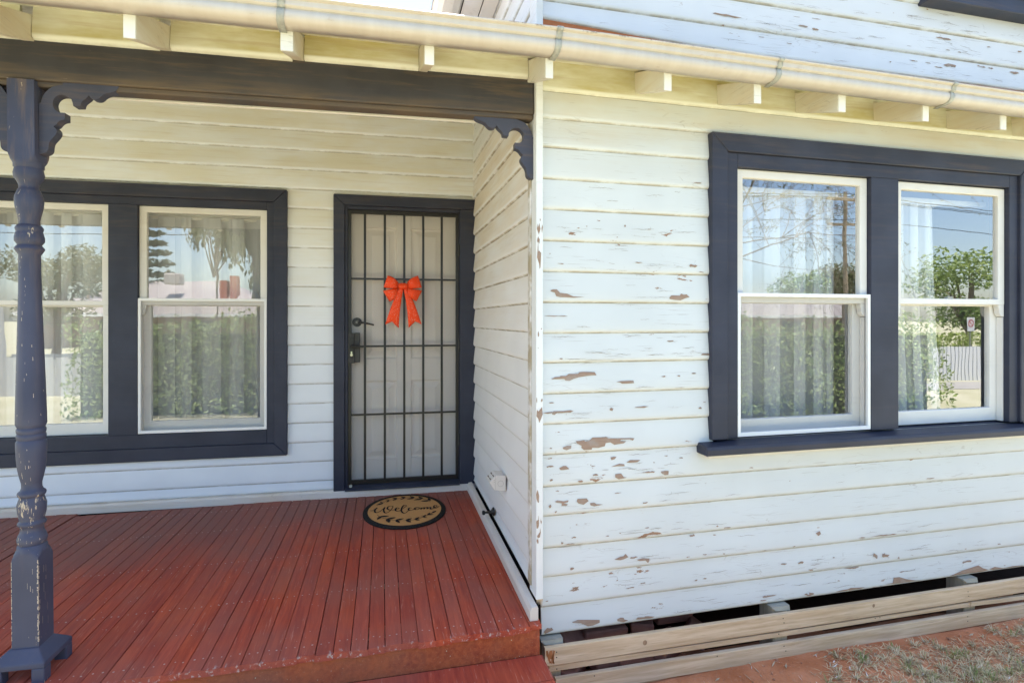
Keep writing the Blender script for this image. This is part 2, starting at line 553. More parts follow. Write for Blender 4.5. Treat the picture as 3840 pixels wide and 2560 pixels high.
def dirt():
    k = NT('red_dirt')
    p = k.pos()
    n = k.noise(p, 3.5, 6, 0.6)
    n2 = k.noise(p, 45, 5, 0.7)
    c = k.mix(k.step(n, 0.3, 0.72), (0.42, 0.150, 0.065), (0.62, 0.275, 0.145))
    c = k.mix(k.mul(k.step(n2, 0.5, 0.75), 0.5), c, (0.54, 0.29, 0.18))
    sp = k.vor(p, 55)
    c = k.mix(k.mul(k.math('SUBTRACT', 1.0, k.step(sp, 0.08, 0.14)), k.step(k.noise(p, 9, 2), 0.5, 0.6)), c, (0.30, 0.23, 0.18))
    k.bsdf(c, 0.95, k.bump(k.math('ADD', n, k.mul(n2, 0.4)), 0.9, 0.02), spec=0.15)
    return k.m
M_dirt = dirt()
def lawn():
    k = NT('pale_bounce_lawn')  # unseen lawn kept pale so it bounces light under the verandah
    p = k.pos()
    n = k.noise(p, 0.8, 6, 0.62)
    n2 = k.noise(p, 14, 5, 0.7)
    c = k.mix(k.step(n, 0.3, 0.7), (0.40, 0.38, 0.24), (0.52, 0.49, 0.36))
    c = k.mix(k.mul(k.step(n2, 0.5, 0.75), 0.5), c, (0.33, 0.33, 0.17))
    k.bsdf(c, 0.95, k.bump(n2, 0.8, 0.02), spec=0.1)
    return k.m
M_lawn = lawn()
WALL_CHIPS = [(0.782,1.268,0.115,0.004),(1.545,1.084,0.067,0.01),(1.317,0.984,0.028,0.009),(1.476,0.995,0.022,0.006),(1.396,0.984,0.018,0.007),(0.791,0.837,0.148,0.009),(0.775,0.831,0.026,0.012),
 (1.051,0.84,0.02,0.019),(1.202,0.844,0.076,0.008),(0.762,0.879,0.026,0.005),(0.756,0.677,0.013,0.006),(0.756,0.593,0.038,0.008),(0.971,0.542,0.027,0.01),(1.011,0.54,0.02,0.007),
 (1.268,0.58,0.01,0.006),(1.332,0.607,0.018,0.005),(1.41,0.593,0.022,0.005),(1.236,0.538,0.07,0.008),(1.353,1.151,0.036,0.005),(0.804,1.077,0.017,0.007),(1.512,0.828,0.012,0.008),
 (1.534,0.855,0.016,0.004),(0.753,0.417,0.014,0.013),(0.78,0.39,0.011,0.009),(0.865,0.267,0.024,0.009),(0.849,0.238,0.047,0.009),(0.81,0.248,0.011,0.01),(1.162,0.145,0.041,0.009),
 (0.857,0.127,0.02,0.012),(0.881,0.028,0.023,0.007),(0.738,-0.005,0.014,0.006),(0.777,-0.027,0.008,0.007),(0.745,-0.139,0.046,0.026),(1.218,-0.141,0.1,0.011),(0.791,0.48,0.018,0.006),
 (1.084,0.45,0.036,0.004),(1.22,0.396,0.025,0.006),(1.229,0.277,0.025,0.006),(1.092,0.265,0.008,0.008),(1.028,0.258,0.019,0.005),(1.172,0.064,0.013,0.005),(1.208,0.02,0.03,0.006),
 (1.08,0.047,0.01,0.008),(1.142,0.006,0.046,0.005),(0.759,0.533,0.015,0.013),(0.896,0.519,0.027,0.008),(1.254,0.097,0.03,0.006),(1.471,0.216,0.031,0.01),(1.593,0.207,0.016,0.006),
 (1.602,0.253,0.014,0.007),(2.189,0.162,0.032,0.019),(2.599,0.115,0.171,0.007),(2.613,0.006,0.048,0.035),(2.546,0.01,0.028,0.025),(2.694,-0.014,0.014,0.012),(1.983,0.028,0.039,0.01),
 (2.083,0.024,0.035,0.01),(1.534,0.122,0.024,0.008),(1.638,0.116,0.013,0.006),(1.869,0.106,0.025,0.01),(1.924,0.105,0.017,0.006),(2.04,0.111,0.017,0.006),(1.486,0.003,0.019,0.006),
 (1.534,0.006,0.024,0.007),(1.443,0.12,0.02,0.006),(2.131,-0.14,0.062,0.021),(2.402,-0.04,0.101,0.011),(2.724,-0.093,0.034,0.009),(2.384,-0.145,0.184,0.014),(1.898,-0.121,0.085,0.01),
 (3.172,-0.086,0.073,0.011),(1.658,0.24,0.041,0.006),(2.457,0.116,0.046,0.008),(2.283,0.029,0.018,0.007),(3.401,-0.008,0.026,0.007),(3.156,-0.011,0.017,0.005),(2.315,-0.094,0.013,0.006),
 (1.86,-0.138,0.042,0.006),(2.14,-0.017,0.032,0.007),(1.558,0.369,0.032,0.006),(2.911,0.394,0.06,0.006),(1.119,1.688,0.009,0.016),(1.188,1.518,0.04,0.005),(0.888,1.668,0.012,0.006),
 (1.077,1.633,0.008,0.003),(0.929,1.678,0.008,0.006),(0.802,1.504,0.032,0.004),(1.243,1.676,0.018,0.002),(0.754,1.548,0.009,0.002),(1.494,1.907,0.044,0.006),(1.472,1.51,0.044,0.014),
 (1.516,1.481,0.029,0.006),(1.549,1.084,0.044,0.008),(1.477,0.995,0.026,0.006),(1.508,0.828,0.018,0.008)]
TRACED_CHIPS=[[(0.756,1.384),(0.768,1.388),(0.786,1.388),(0.8,1.373),(0.833,1.369),(0.865,1.357),(0.918,1.355),(0.865,1.351),(0.826,1.353),(0.8,1.353),(0.781,1.358),(0.775,1.374),(0.756,1.379)],
 [(1.344,1.357),(1.356,1.367),(1.399,1.366),(1.407,1.376),(1.421,1.371),(1.436,1.373),(1.452,1.36),(1.428,1.354),(1.403,1.344),(1.371,1.346),(1.346,1.35)],
 [(0.758,0.985),(0.778,0.994),(0.8,0.995),(0.804,0.999),(0.83,0.998),(0.843,1.007),(0.888,1.006),(0.895,1.014),(0.914,1.015),(0.969,1.012),(0.977,0.998),(0.951,0.998),(0.921,0.995),(0.891,0.991),(0.865,0.984),(0.846,0.976),(0.826,0.978),(0.821,0.985),(0.788,0.985)],
 [(1.073,0.964),(1.098,0.968),(1.16,0.969),(1.163,0.957),(1.126,0.956),(1.102,0.956),(1.092,0.962)],
 [(0.875,0.702),(0.916,0.703),(0.921,0.698),(0.941,0.701),(0.957,0.714),(1.024,0.712),(1.037,0.706),(1.098,0.704),(1.146,0.703),(1.165,0.7),(1.157,0.69),(1.143,0.696),(1.098,0.697),(1.092,0.691),(1.122,0.688),(1.111,0.68),(1.063,0.676),(1.044,0.688),(1.021,0.686),(1.016,0.672),(0.984,0.666),(0.954,0.668),(0.951,0.66),(0.914,0.66),(0.901,0.671),(0.903,0.68),(0.882,0.691)],
 [(0.812,0.676),(0.833,0.684),(0.854,0.684),(0.852,0.671),(0.83,0.664),(0.815,0.67)],
 [(1.048,0.616),(1.064,0.619),(1.078,0.617),(1.068,0.607),(1.052,0.604)],
 [(1.126,0.589),(1.146,0.599),(1.198,0.596),(1.181,0.587),(1.143,0.586)],
 [(1.048,0.574),(1.092,0.586),(1.115,0.582),(1.117,0.573),(1.078,0.575)],
 [(0.797,0.584),(0.817,0.592),(0.83,0.592),(0.846,0.577),(0.82,0.575),(0.804,0.575)],
 [(1.068,0.54),(1.098,0.541),(1.109,0.524),(1.126,0.521),(1.102,0.517),(1.085,0.515),(1.068,0.525)],
 [(1.3,0.537),(1.321,0.539),(1.341,0.537),(1.339,0.52),(1.321,0.519),(1.303,0.528)],
 [(0.776,0.435),(0.787,0.44),(0.818,0.434),(0.842,0.436),(0.838,0.428),(0.818,0.425),(0.838,0.419),(0.83,0.413),(0.807,0.415),(0.81,0.425),(0.787,0.429)],
 [(0.884,0.439),(0.928,0.438),(0.938,0.426),(0.928,0.42),(0.912,0.411),(0.888,0.419),(0.881,0.427)],
 [(0.944,0.416),(0.964,0.417),(0.976,0.409),(1.008,0.405),(0.964,0.4),(0.946,0.406)],
 [(1.064,0.146),(1.093,0.155),(1.11,0.156),(1.121,0.166),(1.135,0.15),(1.113,0.143),(1.093,0.14)],
 [(1.175,0.134),(1.208,0.138),(1.241,0.133),(1.241,0.123),(1.233,0.114),(1.22,0.126),(1.191,0.127)],
 [(0.857,-0.115),(0.884,-0.109),(0.991,-0.122),(0.991,-0.134),(0.956,-0.143),(0.932,-0.143),(0.9,-0.126),(0.861,-0.119)],
 [(1.076,-0.131),(1.093,-0.125),(1.109,-0.127),(1.113,-0.135),(1.133,-0.142),(1.109,-0.148),(1.08,-0.139)],
 [(2.608,-0.144),(2.656,-0.142),(2.666,-0.116),(2.704,-0.117),(2.743,-0.131),(2.812,-0.146),(2.851,-0.153),(2.772,-0.155),(2.694,-0.156)],
 [(3.043,-0.15),(3.074,-0.142),(3.136,-0.128),(3.167,-0.124),(3.251,-0.113),(3.283,-0.132),(3.325,-0.145),(3.283,-0.157),(3.209,-0.158),(3.115,-0.158),(3.063,-0.162)],
 [(3.325,-0.141),(3.368,-0.133),(3.433,-0.148),(3.499,-0.143),(3.581,-0.148),(3.581,-0.167),(3.433,-0.169),(3.358,-0.165)]]

GABLE_CHIPS = [(1.659,2.733,0.162,0.013),(2.096,2.738,0.061,0.01),(2.171,2.731,0.044,0.013),(3.012,2.789,0.112,0.014),(3.053,2.648,0.092,0.021),(3.283,2.666,0.064,0.01),
 (3.352,2.665,0.038,0.011),(3.527,2.659,0.077,0.018),(2.972,2.627,0.061,0.006),(2.901,2.644,0.04,0.005),(2.131,2.671,0.035,0.004),(1.856,2.656,0.034,0.004),
 (2.061,2.783,0.044,0.004),(2.184,2.789,0.062,0.004),(2.018,2.642,0.034,0.004),(2.802,2.644,0.059,0.005),(2.646,2.619,0.012,0.011),(2.411,2.682,0.037,0.005),
 (2.901,2.934,0.014,0.008),(3.336,2.781,0.032,0.007),(3.115,2.724,0.025,0.006),(3.033,2.726,0.031,0.005),(3.209,2.998,0.063,0.006),(1.471,1.906,0.047,0.007),
 (3.565,2.784,0.033,0.012)]
CORNER_CHIPS = [(0.687,0.48,0.014,0.06),(0.687,0.36,0.013,0.068),(0.693,0.307,0.017,0.049),(0.687,0.276,0.009,0.03),(0.703,0.362,0.006,0.026),(0.696,0.831,0.029,0.056),
 (0.691,1.188,0.006,0.023),(0.704,1.212,0.005,0.01),(0.69,1.127,0.005,0.005),(0.683,0.897,0.004,0.026),(0.706,0.895,0.008,0.015),(0.692,1.652,0.016,0.045),
 (0.691,1.603,0.012,0.034),(0.694,1.536,0.019,0.116),(0.708,1.656,0.006,0.041),(0.699,1.693,0.004,0.011)]
WELCOME_STROKES = [[(-0.2203,0.0222),(-0.202,0.0286),(-0.1867,0.0542),(-0.1774,0.0701),(-0.1882,0.0413),(-0.1927,0.0073),(-0.1835,-0.0163),(-0.1621,-0.004),(-0.1401,0.0392),
 (-0.1273,0.0678)],[(-0.1273,0.0678),(-0.1357,0.0206),(-0.1317,-0.0238),(-0.1197,-0.0392),(-0.0976,-0.0099),(-0.081,0.0348),(-0.0753,0.0696),
 (-0.0892,0.0818),(-0.1052,0.0718),(-0.1121,0.0418),(-0.1002,0.0126),(-0.0786,0.0077),(-0.0568,0.0098),(-0.0359,0.0246),(-0.0463,0.0404),(-0.0596,0.0193),
 (-0.0576,-0.0128),(-0.0393,-0.0205),(-0.0196,0.0032),(0.0026,0.0384),(0.0136,0.066),(-0.0002,0.0774),(-0.0164,0.0381),(-0.0235,-0.0136),(-0.0161,-0.0541),
 (-0.0013,-0.066),(0.0156,-0.0398),(0.0263,-0.0161)],[(0.0453,0.0125),(0.0332,0.0197),(0.0233,-0.0022),(0.0304,-0.0257),(0.0495,-0.0196),(0.0667,0.0014),
 (0.082,0.0159),(0.069,0.0116),(0.0638,-0.0086),(0.0744,-0.0225),(0.0909,-0.0129),(0.0957,0.0083),(0.0836,0.0156),(0.103,0.0004),(0.1113,0.0047)],[(0.1113,0.0047),
 (0.1041,-0.0248),(0.1174,0.0007),(0.1272,0.0039),(0.1237,-0.0248),(0.1366,0.0018),(0.1472,0.003),(0.1452,-0.0253),(0.1586,-0.0014),(0.168,-0.0035),
 (0.1671,-0.0346),(0.1833,-0.0249),(0.2049,-0.0028),(0.2142,0.0225),(0.202,0.0299),(0.1908,0.0094),(0.1942,-0.0184),(0.2097,-0.0174),(0.2268,0.0058)]]
MAT_STEMS = [[(-0.1821,0.1213),(-0.1614,0.1427),(-0.1389,0.1584),(-0.0994,0.1947),(-0.0597,0.2082),(-0.0164,0.2183),(0.03,0.2148),(0.0794,0.2036),(0.1243,0.1785),
 (0.1607,0.1389),(0.1785,0.101)],[(-0.1774,-0.0557),(-0.1595,-0.0929),(-0.1155,-0.1393),(-0.0719,-0.1691),(-0.0283,-0.1853),(0.0011,-0.1896),
 (0.0458,-0.1878),(0.0829,-0.1721),(0.115,-0.1508),(0.1484,-0.121),(0.1972,-0.0722)]]
MAT_LEAVES = [((-0.1453,0.1599),(-0.158,0.1771),0.0072),((-0.1358,0.1482),(-0.1837,0.117),0.0052),((-0.0928,0.1961),(-0.1236,0.2128),0.0065),((-0.0963,0.1872),
 (-0.1163,0.158),0.0039),((-0.0397,0.2136),(-0.077,0.2369),0.0072),((-0.0432,0.2094),(-0.0752,0.1824),0.0059),((0.0168,0.2158),(-0.0183,0.2489),
 0.0072),((0.0099,0.2124),(-0.0242,0.1904),0.0059),((0.076,0.2024),(0.0452,0.2447),0.0072),((0.0723,0.1982),(0.0217,0.185),0.0052),((0.1306,0.1751),
 (0.1042,0.2212),0.0078),((0.127,0.171),(0.0664,0.1601),0.0046),((0.1792,0.1249),(0.1676,0.1767),0.0078),((0.1723,0.1217),(0.112,0.1304),0.0052),
 ((-0.1595,-0.0888),(-0.1026,-0.0934),0.0059),((-0.1535,-0.0861),(-0.1774,-0.1374),0.0111),((-0.1184,-0.1387),(-0.0586,-0.1279),0.0059),((-0.1154,-0.1354),
 (-0.105,-0.2008),0.0117),((-0.0661,-0.1704),(-0.0119,-0.1547),0.0059),((-0.0631,-0.1712),(-0.0415,-0.219),0.0085),((-0.0047,-0.1883),(0.0371,-0.1618),
 0.0059),((-0.0018,-0.1889),(0.0286,-0.2232),0.0078),((0.052,-0.1852),(0.0845,-0.1521),0.0059),((0.0549,-0.1859),(0.0848,-0.2046),0.0072),((0.105,-0.1609),
 (0.1266,-0.1244),0.0065),((0.108,-0.1615),(0.134,-0.1756),0.0065),((0.1386,-0.1272),(0.1559,-0.093),0.0065),((0.1416,-0.1278),(0.1771,-0.1275),
 0.0059),((0.1691,-0.1002),(0.2001,-0.0684),0.0046)]
BRACKET = [(0.2716,0.007),(0.2677,-0.0043),(0.2588,-0.0166),(0.2434,-0.0227),(0.2281,-0.0269),(0.2154,-0.0345),(0.2052,-0.0468),(0.1951,-0.0525),(0.1824,-0.0523),
 (0.1736,-0.0485),(0.1681,-0.0398),(0.1623,-0.0488),(0.1535,-0.0567),(0.1447,-0.0645),(0.1409,-0.0733),(0.1397,-0.082),(0.1159,-0.0844),(0.1134,-0.0698),
 (0.1085,-0.0574),(0.0973,-0.0478),(0.0824,-0.0439),(0.0675,-0.0463),(0.0552,-0.0552),(0.0483,-0.0679),(0.0466,-0.0807),(0.0507,-0.0973),(0.0577,-0.1067),
 (0.0675,-0.1125),(0.0873,-0.1124),(0.0873,-0.1385),(0.0749,-0.1413),(0.0651,-0.1486),(0.0577,-0.1604),(0.0498,-0.1658),(0.0577,-0.1731),(0.0614,-0.1842),
 (0.0577,-0.1971),(0.0453,-0.2135),(0.0367,-0.2253),(0.0338,-0.2396),(0.033,-0.2538),(0.0281,-0.2639),(0.0183,-0.2702),(0.0024,-0.2753),(0.0012,-0.0815),
 (0.0085,-0.0809),(0.0122,-0.0609),(0.0208,-0.0433),(0.033,-0.0282),(0.0453,-0.0173),(0.0626,-0.011),(0.0811,-0.0058),(0.0811,0.0019)]
POST_PROFILE = [(0.053,1.8561),(0.053,1.8335),(0.0493,1.83),(0.0501,1.8248),(0.0535,1.8092),(0.0509,1.7918),(0.0409,1.7796),(0.0393,1.7761),(0.0344,1.764),
 (0.0349,1.7518),(0.0395,1.7483),(0.0404,1.7431),(0.049,1.7223),(0.0506,1.7049),(0.048,1.6805),(0.0407,1.6527),(0.0364,1.6319),(0.0367,1.6162),
 (0.042,1.6127),(0.0469,1.6058),(0.049,1.6006),(0.0472,1.5936),(0.0448,1.5884),(0.0475,1.5832),(0.0517,1.5658),(0.0514,1.5519),(0.0437,1.5415),
 (0.0412,1.538),(0.0498,1.5276),(0.0522,1.5213),(0.0472,1.5137),(0.038,1.4998),(0.038,1.4441),(0.0396,1.3537),(0.0521,0.9471),(0.0542,0.8525),
 (0.0517,0.8459),(0.0471,0.8371),(0.0507,0.8332),(0.0519,0.8274),(0.0508,0.8197),(0.048,0.8139),(0.051,0.81),(0.0519,0.8042),(0.0507,0.7965),
 (0.0476,0.7907),(0.0533,0.783),(0.0532,0.754),(0.0516,0.7154),(0.0476,0.6767),(0.0413,0.6458),(0.0359,0.6246),(0.0356,0.6207),(0.0356,0.6072),
 (0.0383,0.5995),(0.0404,0.5956),(0.048,0.5898),(0.0501,0.584),(0.0481,0.5763),(0.0422,0.5705),(0.0454,0.5609),(0.0514,0.5415),(0.0494,0.5106),
 (0.0431,0.4836),(0.0431,0.479),(0.0494,0.4739),(0.0503,0.4681),(0.0471,0.4623),(0.0411,0.4558),(0.0401,0.445),(0.0426,0.4334),(0.048,0.4257),
 (0.0526,0.4083),(0.0499,0.3947),(0.0458,0.3878),(0.0521,0.3832),(0.0533,0.36)]
# ------------------------------------------------------------------ frames
PIV = (0.70, 2.35, 0.0)          # corner where the verandah meets the front room
ROT = radians(-2.4)              # the verandah front is not quite parallel to the front room
VW = 1.68                        # verandah wall face, in the verandah frame (u, v, z)
YF = 2.35                        # front room wall face
XR = 0.69                        # return wall face
VMAT = Matrix.Translation(PIV) @ Matrix.Rotation(ROT, 4, 'Z')
def vroot(name, org, label, cat, group=None):
    return root(name, org, label, cat, group, ROT, PIV)
def deck_z(y):
    return -0.0318 * (4.03 - y)

# ------------------------------------------------------------------ weatherboards
def bprof(e, lap=0.022):
    """bullnosed weatherboard: (outward, up, height) seen end-on."""
    return [
        (-0.0165, 0.0003), (-0.0100, 0.0012), (-0.0052, 0.0042), (-0.0020, 0.0090), (-0.0004, 0.0150), (0.0, 0.0210), (-0.0045, e * 0.5), (-0.0155, e + lap), (-0.024, e + lap), (-0.022, 0.0)]

RB = random.Random(5)
def weatherboard(parent, mat, a, b, z0, z1, face, axis, tilt=None, lift=None, zc=None):
    """board from a to b along the wall; face(t, o, z) -> point, o = outward offset (0 is the proudest line)."""
    e = z1 - z0
    pr = bprof(e)
    tilt = RB.uniform(-0.0012, 0.0012) if tilt is None else tilt
    o0 = RB.uniform(-0.0012, 0.0)
    n = max(2, int(abs(b - a) / 0.35) + 1)
    V, U = [], []
    for i in range(n):
        t = a + (b - a) * i / (n - 1)
        wob = RB.uniform(-0.0006, 0.0006)
        for o, h in pr:
            zz = z0 + h + wob * (1 if h < 0.02 else 0.0) + tilt * (i / (n - 1) - 0.5)
            if lift and h < 0.03:
                zz += lift(t)
            if zc is not None:
                zz = max(zz, zc(t))
            V.append(face(t, o + o0, zz))
            U.append((h / e, h))
    m = len(pr)
    F = []
    for i in range(n - 1):
        for j in range(m):
            F.append((i * m + j, (i + 1) * m + j, (i + 1) * m + (j + 1) % m, i * m + (j + 1) % m))
    F += [tuple(range(m))[::-1], tuple(range((n - 1) * m, n * m))]
    # winding: flip if the first face looks inwards
    o = obj('weatherboard', V, F, mat, parent, uv=U)
    bm = bmesh.new(); bm.from_mesh(o.data)
    bmesh.ops.recalc_face_normals(bm, faces=bm.faces)
    bm.to_mesh(o.data); bm.free()
    for p in o.data.polygons:
        p.use_smooth = abs(p.normal.dot(Vector((1, 0, 0) if axis == 'x' else (0, 1, 0)))) < 0.5
    o.data.set_sharp_from_angle(angle=radians(40))
    return o

fF = lambda t, o, z: (t, YF - o - 0.0, z)            # o is negative inwards
fF = lambda t, o, z: (t, YF - o, z)
fV = lambda t, o, z: (t, VW - o, z)
fR = lambda t, o, z: (XR - o, t, z)

front_wall = root('front_wall', (0.70, YF, -0.16), 'peeling white weatherboard wall with a double window, right of the verandah', 'wall')
edges = [2.278, 2.155, 2.025, 1.884, 1.747, 1.606, 1.467, 1.329, 1.19, 1.057, 0.917, 0.781, 0.644, 0.501, 0.37, 0.226, 0.097, -0.036, -0.161]
XE = 4.7
WX0, WX1 = 1.558, 3.615
weatherboard(front_wall, M_cream, 0.714, XE, 2.278, 2.47, fF, 'x')
for i in range(len(edges) - 1):
    z1, z0 = edges[i], edges[i + 1]
    if z1 < 2.1 and z0 > 0.62:
        weatherboard(front_wall, M_front, 0.714, WX0 + 0.02, z0, z1, fF, 'x')
        weatherboard(front_wall, M_front, WX1 - 0.02, XE, z0, z1, fF, 'x')
    else:
        weatherboard(front_wall, M_front, 0.714, XE, z0, z1, fF, 'x')
# corner stop, with its splintered foot
cb = MB()
cb.box(0.681, 0.7125, 2.325, 2.43, 0.018, 2.40)
o = cb.obj('corner_board', M_corner, front_wall, bevel=0.002)
box('return_corner_bead', 0.674, 0.6805, 2.395, 2.44, 0.05, 2.33, M_ret, front_wall, bevel=0.0015)
sp = MB()
for i in range(7):
    x = 0.683 + i * 0.0042
    h = RB.uniform(0.012, 0.035)
    sp.add([(x, 2.326, 0.02), (x + 0.004, 2.326, 0.02), (x + 0.0035, 2.332, 0.02), (x + 0.002, 2.328, 0.018 - h)], [(0, 1, 3), (1, 2, 3), (2, 0, 3), (0, 2, 1)])
sp.obj('splinters', M_plank, front_wall)
# dark building paper behind the boards, round the window
lin = MB()
lin.box(0.72, WX0 + 0.06, 2.376, 2.385, -0.15, 3.4).box(WX1 - 0.06, XE, 2.376, 2.385, -0.15, 3.4)
lin.box(WX0 + 0.06, WX1 - 0.06, 2.376, 2.385, -0.15, 0.64).box(WX0 + 0.06, WX1 - 0.06, 2.376, 2.385, 2.06, 3.4)
lin.obj('wall_lining', M_dark, front_wall)

# paint chips: bare wood showing where flakes have fallen
def surf_o(z, zs, ze):
    e = ze - zs
    pr = bprof(e)[1:8]
    h = z - zs
    for (o0, h0), (o1, h1) in zip(pr, pr[1:]):
        if h0 <= h <= h1:
            return o0 + (o1 - o0) * (h - h0) / (h1 - h0 + 1e-9)
    return pr[-1][0]
def chips(name, lst, edg, parent, mat, seed, y0=YF, flat=None, traced=()):
    rg = random.Random(seed)
    m = MB()
    polys = [(q, sum(p[1] for p in q) / len(q)) for q in traced]
    for cx_, cz, cw, chh in lst:
        cw *= 1.0; chh = max(chh, 0.004)
        n = rg.randint(3, 4) if cw < 0.03 else rg.randint(4, 7)
        sk = rg.uniform(-0.3, 0.3)
        xs_ = sorted(rg.uniform(0.08, 0.92) for _ in range(n))
        up = [(cx_ + (t - .5) * cw, cz + sk * (t - .5) * chh + chh * rg.uniform(0.12, 0.62)) for t in xs_]
        xs_ = sorted(rg.uniform(0.08, 0.92) for _ in range(n))
        dn = [(cx_ + (t - .5) * cw, cz + sk * (t - .5) * chh - chh * rg.uniform(0.12, 0.62)) for t in xs_]
        poly = [(cx_ - cw / 2, cz - sk * .5 * chh)] + up + [(cx_ + cw / 2, cz + sk * .5 * chh)] + dn[::-1]
        polys.append((poly, cz))
    for poly, cz in polys:
        zs, ze = edg[-1], edg[-2]
        for q0, q1 in zip(edg[1:], edg[:-1]):
            if q0 <= cz <= q1:
                zs, ze = q0, q1
        pv = []
        for x, z in poly:
            z = min(max(z, zs + (0.011 if flat is None else 0.0)), ze - 0.002)
            pv.append((x, flat if flat is not None else y0 - surf_o(z, zs, ze) - 0.0020, z))
        bm = bmesh.new()
        fc = bm.faces.new([bm.verts.new(q) for q in pv])
        bmesh.ops.triangulate(bm, faces=[fc])
        bm.verts.index_update()
        v, f = [tuple(q.co) for q in bm.verts], [tuple(q.index for q in t.verts) for t in bm.faces]
        bm.free()
        m.add(v, f)
    o = m.obj(name, mat, parent)
    o['kind'] = 'stuff'
    return o
chips('bare_wood_patches', WALL_CHIPS, edges, front_wall, M_bare, 3, traced=TRACED_CHIPS)
chips('bare_wood_patches', CORNER_CHIPS, [2.5, 0.0], front_wall, M_bare, 4, flat=2.3238)
# curled flakes of paint
fk = MB()
rg = random.Random(8)
for cx_, cz, cw, chh in WALL_CHIPS:
    if cw > 0.06 and chh > 0.016:
        for j in range(2):
            x = cx_ + rg.uniform(-0.45, 0.4) * cw; z = cz + rg.uniform(0.25, 0.5) * chh
            l = rg.uniform(0.010, 0.024); hh = rg.uniform(0.004, 0.009)
            y = YF - 0.001
            fk.add([(x, y, z), (x + l, y, z + rg.uniform(-.002, .002)), (x + l * 0.8, y - 0.006, z - hh), (x + l * 0.15, y - 0.005, z - hh)], [(0, 1, 2, 3)])
o = fk.obj('paint_flakes', M_gable, front_wall); o['kind'] = 'stuff'

# hairline cracks that have opened along the grain
def cracks(name, spots, edg, parent, seed, y0=YF):
    rg = random.Random(seed)
    m = MB()
    for x0, x1, za, zb, cnt in spots:
        for _ in range(cnt):
            x = rg.uniform(x0, x1); z = rg.uniform(za, zb)
            zs, ze = edg[-1], edg[-2]
            for q0, q1 in zip(edg[1:], edg[:-1]):
                if q0 <= z <= q1: zs, ze = q0, q1
            if rg.random() < .55: z = zs + (ze - zs) * rg.uniform(.16, .5)
            k_ = rg.randint(4, 16); wd = rg.uniform(.00022, .0008)
            P = [(x, z)]
            for q in range(k_):
                x += rg.uniform(.004, .012); z += rg.gauss(0, .0011)
                P.append((x, z))
                if rg.random() < .10:
                    h = rg.uniform(-.010, .010)
                    Q = [(x, z), (x + rg.gauss(0, .001), z + h * .5), (x + rg.gauss(0, .0015), z + h)]
                    pts = []
                    for qx, qz in Q:
                        qz = min(max(qz, zs + .012), ze - .003)
                        yy = y0 - surf_o(qz, zs, ze) - .0018
                        pts += [(qx - wd * .7, yy, qz), (qx + wd * .7, yy, qz)]
                    m.add(pts, [(0, 1, 3, 2), (2, 3, 5, 4)])
            pts = []
            for i, (qx, qz) in enumerate(P):
                qz = min(max(qz, zs + .012), ze - .003)
                w_ = wd * (.25 + .75 * sin(pi * (i + .3) / (k_ + .6))) * rg.uniform(.5, 1.5)
                yy = y0 - surf_o(qz, zs, ze) - .0018
                pts += [(qx, yy, qz - w_), (qx, yy, qz + w_)]
            m.add(pts, [(2 * i, 2 * i + 2, 2 * i + 3, 2 * i + 1) for i in range(k_)])
    o = m.obj(name, plain('open_crack', (0.26, 0.205, 0.155), .9) if 'open_crack' not in bpy.data.materials else bpy.data.materials['open_crack'], parent)
    o['kind'] = 'stuff'
cracks('paint_cracks', [(.73, 1.42, .10, 1.30, 62), (.73, 1.42, 1.3, 1.75, 22), (.73, 1.40, 1.75, 1.95, 5), (.95, 1.40, 1.45, 1.68, 10), (.73, 1.45, 1.05, 1.2, 14), (1.45, 2.5, -.14, .14, 40), (2.5, 3.4, -.14, .12, 26), (1.45, 3.4, .14, .45, 10), (.73, 1.5, -.14, .10, 14), (1.0, 1.4, .5, .65, 12)], edges, front_wall, 51)

# ------------------------------------------------------------------ gable wall above the skirt roof
gable = root('gable_wall', (0.70, YF, 2.46), 'upper weatherboard wall above the gutter, chipped white paint, navy trim at its top', 'wall')
gz = [3.367, 3.231, 3.094, 2.957, 2.820, 2.684, 2.560]
weatherboard(gable, M_gable, 0.714, XE, 2.560, 2.684, fF, 'x', tilt=0, lift=lambda t: 0.040 * max(0, 1 - (t - 0.7) / 0.95))
for za, zb in zip(gz[1:-1], gz[:-2]):
    if za > 2.9:
        weatherboard(gable, M_gable, 0.714, 2.86, za, zb, fF, 'x')
        continue
    weatherboard(gable, M_gable, 0.714, XE, za, zb, fF, 'x')
box('corner_board', 0.681, 0.7125, 2.325, 2.43, 2.402, 3.5, M_corner, gable, bevel=0.002)
MB().add([(0.70, 2.362, 2.66), (XE, 2.362, 2.66), (XE, 2.362, 2.44), (0.70, 2.362, 2.44), (0.70, 2.366, 2.66), (XE, 2.366, 2.66), (XE, 2.366, 2.44), (0.70, 2.366, 2.44)], [(0, 1, 2, 3), (7, 6, 5, 4), (0, 4, 5, 1), (3, 2, 6, 7)]).obj('flashing', M_rust, gable)
tr = MB()
tr.box(2.84, XE, 2.285, 2.37, 2.945, 3.15).box(2.82, XE, 2.27, 2.37, 3.03, 3.062)
tr.obj('gable_vent_trim', M_navy, gable, bevel=0.004)
chips('bare_wood_patches', GABLE_CHIPS[:-3] + [GABLE_CHIPS[-1]], gz, gable, M_bare, 6)
cracks('paint_cracks', [(.75, 3.4, 2.58, 2.95, 46), (2.2, 3.5, 2.6, 2.95, 34)], gz, gable, 52)
# plain gable triangle and roof above the picture: they throw the shade the front stands in
gp = MB()
gp.prism([(0.4, 3.40), (5.3, 3.40), (2.85, 4.75)], lambda p, t: (p[0], t, p[1]), 2.372, 2.40)
gp.obj('gable_panel', M_gable, gable)

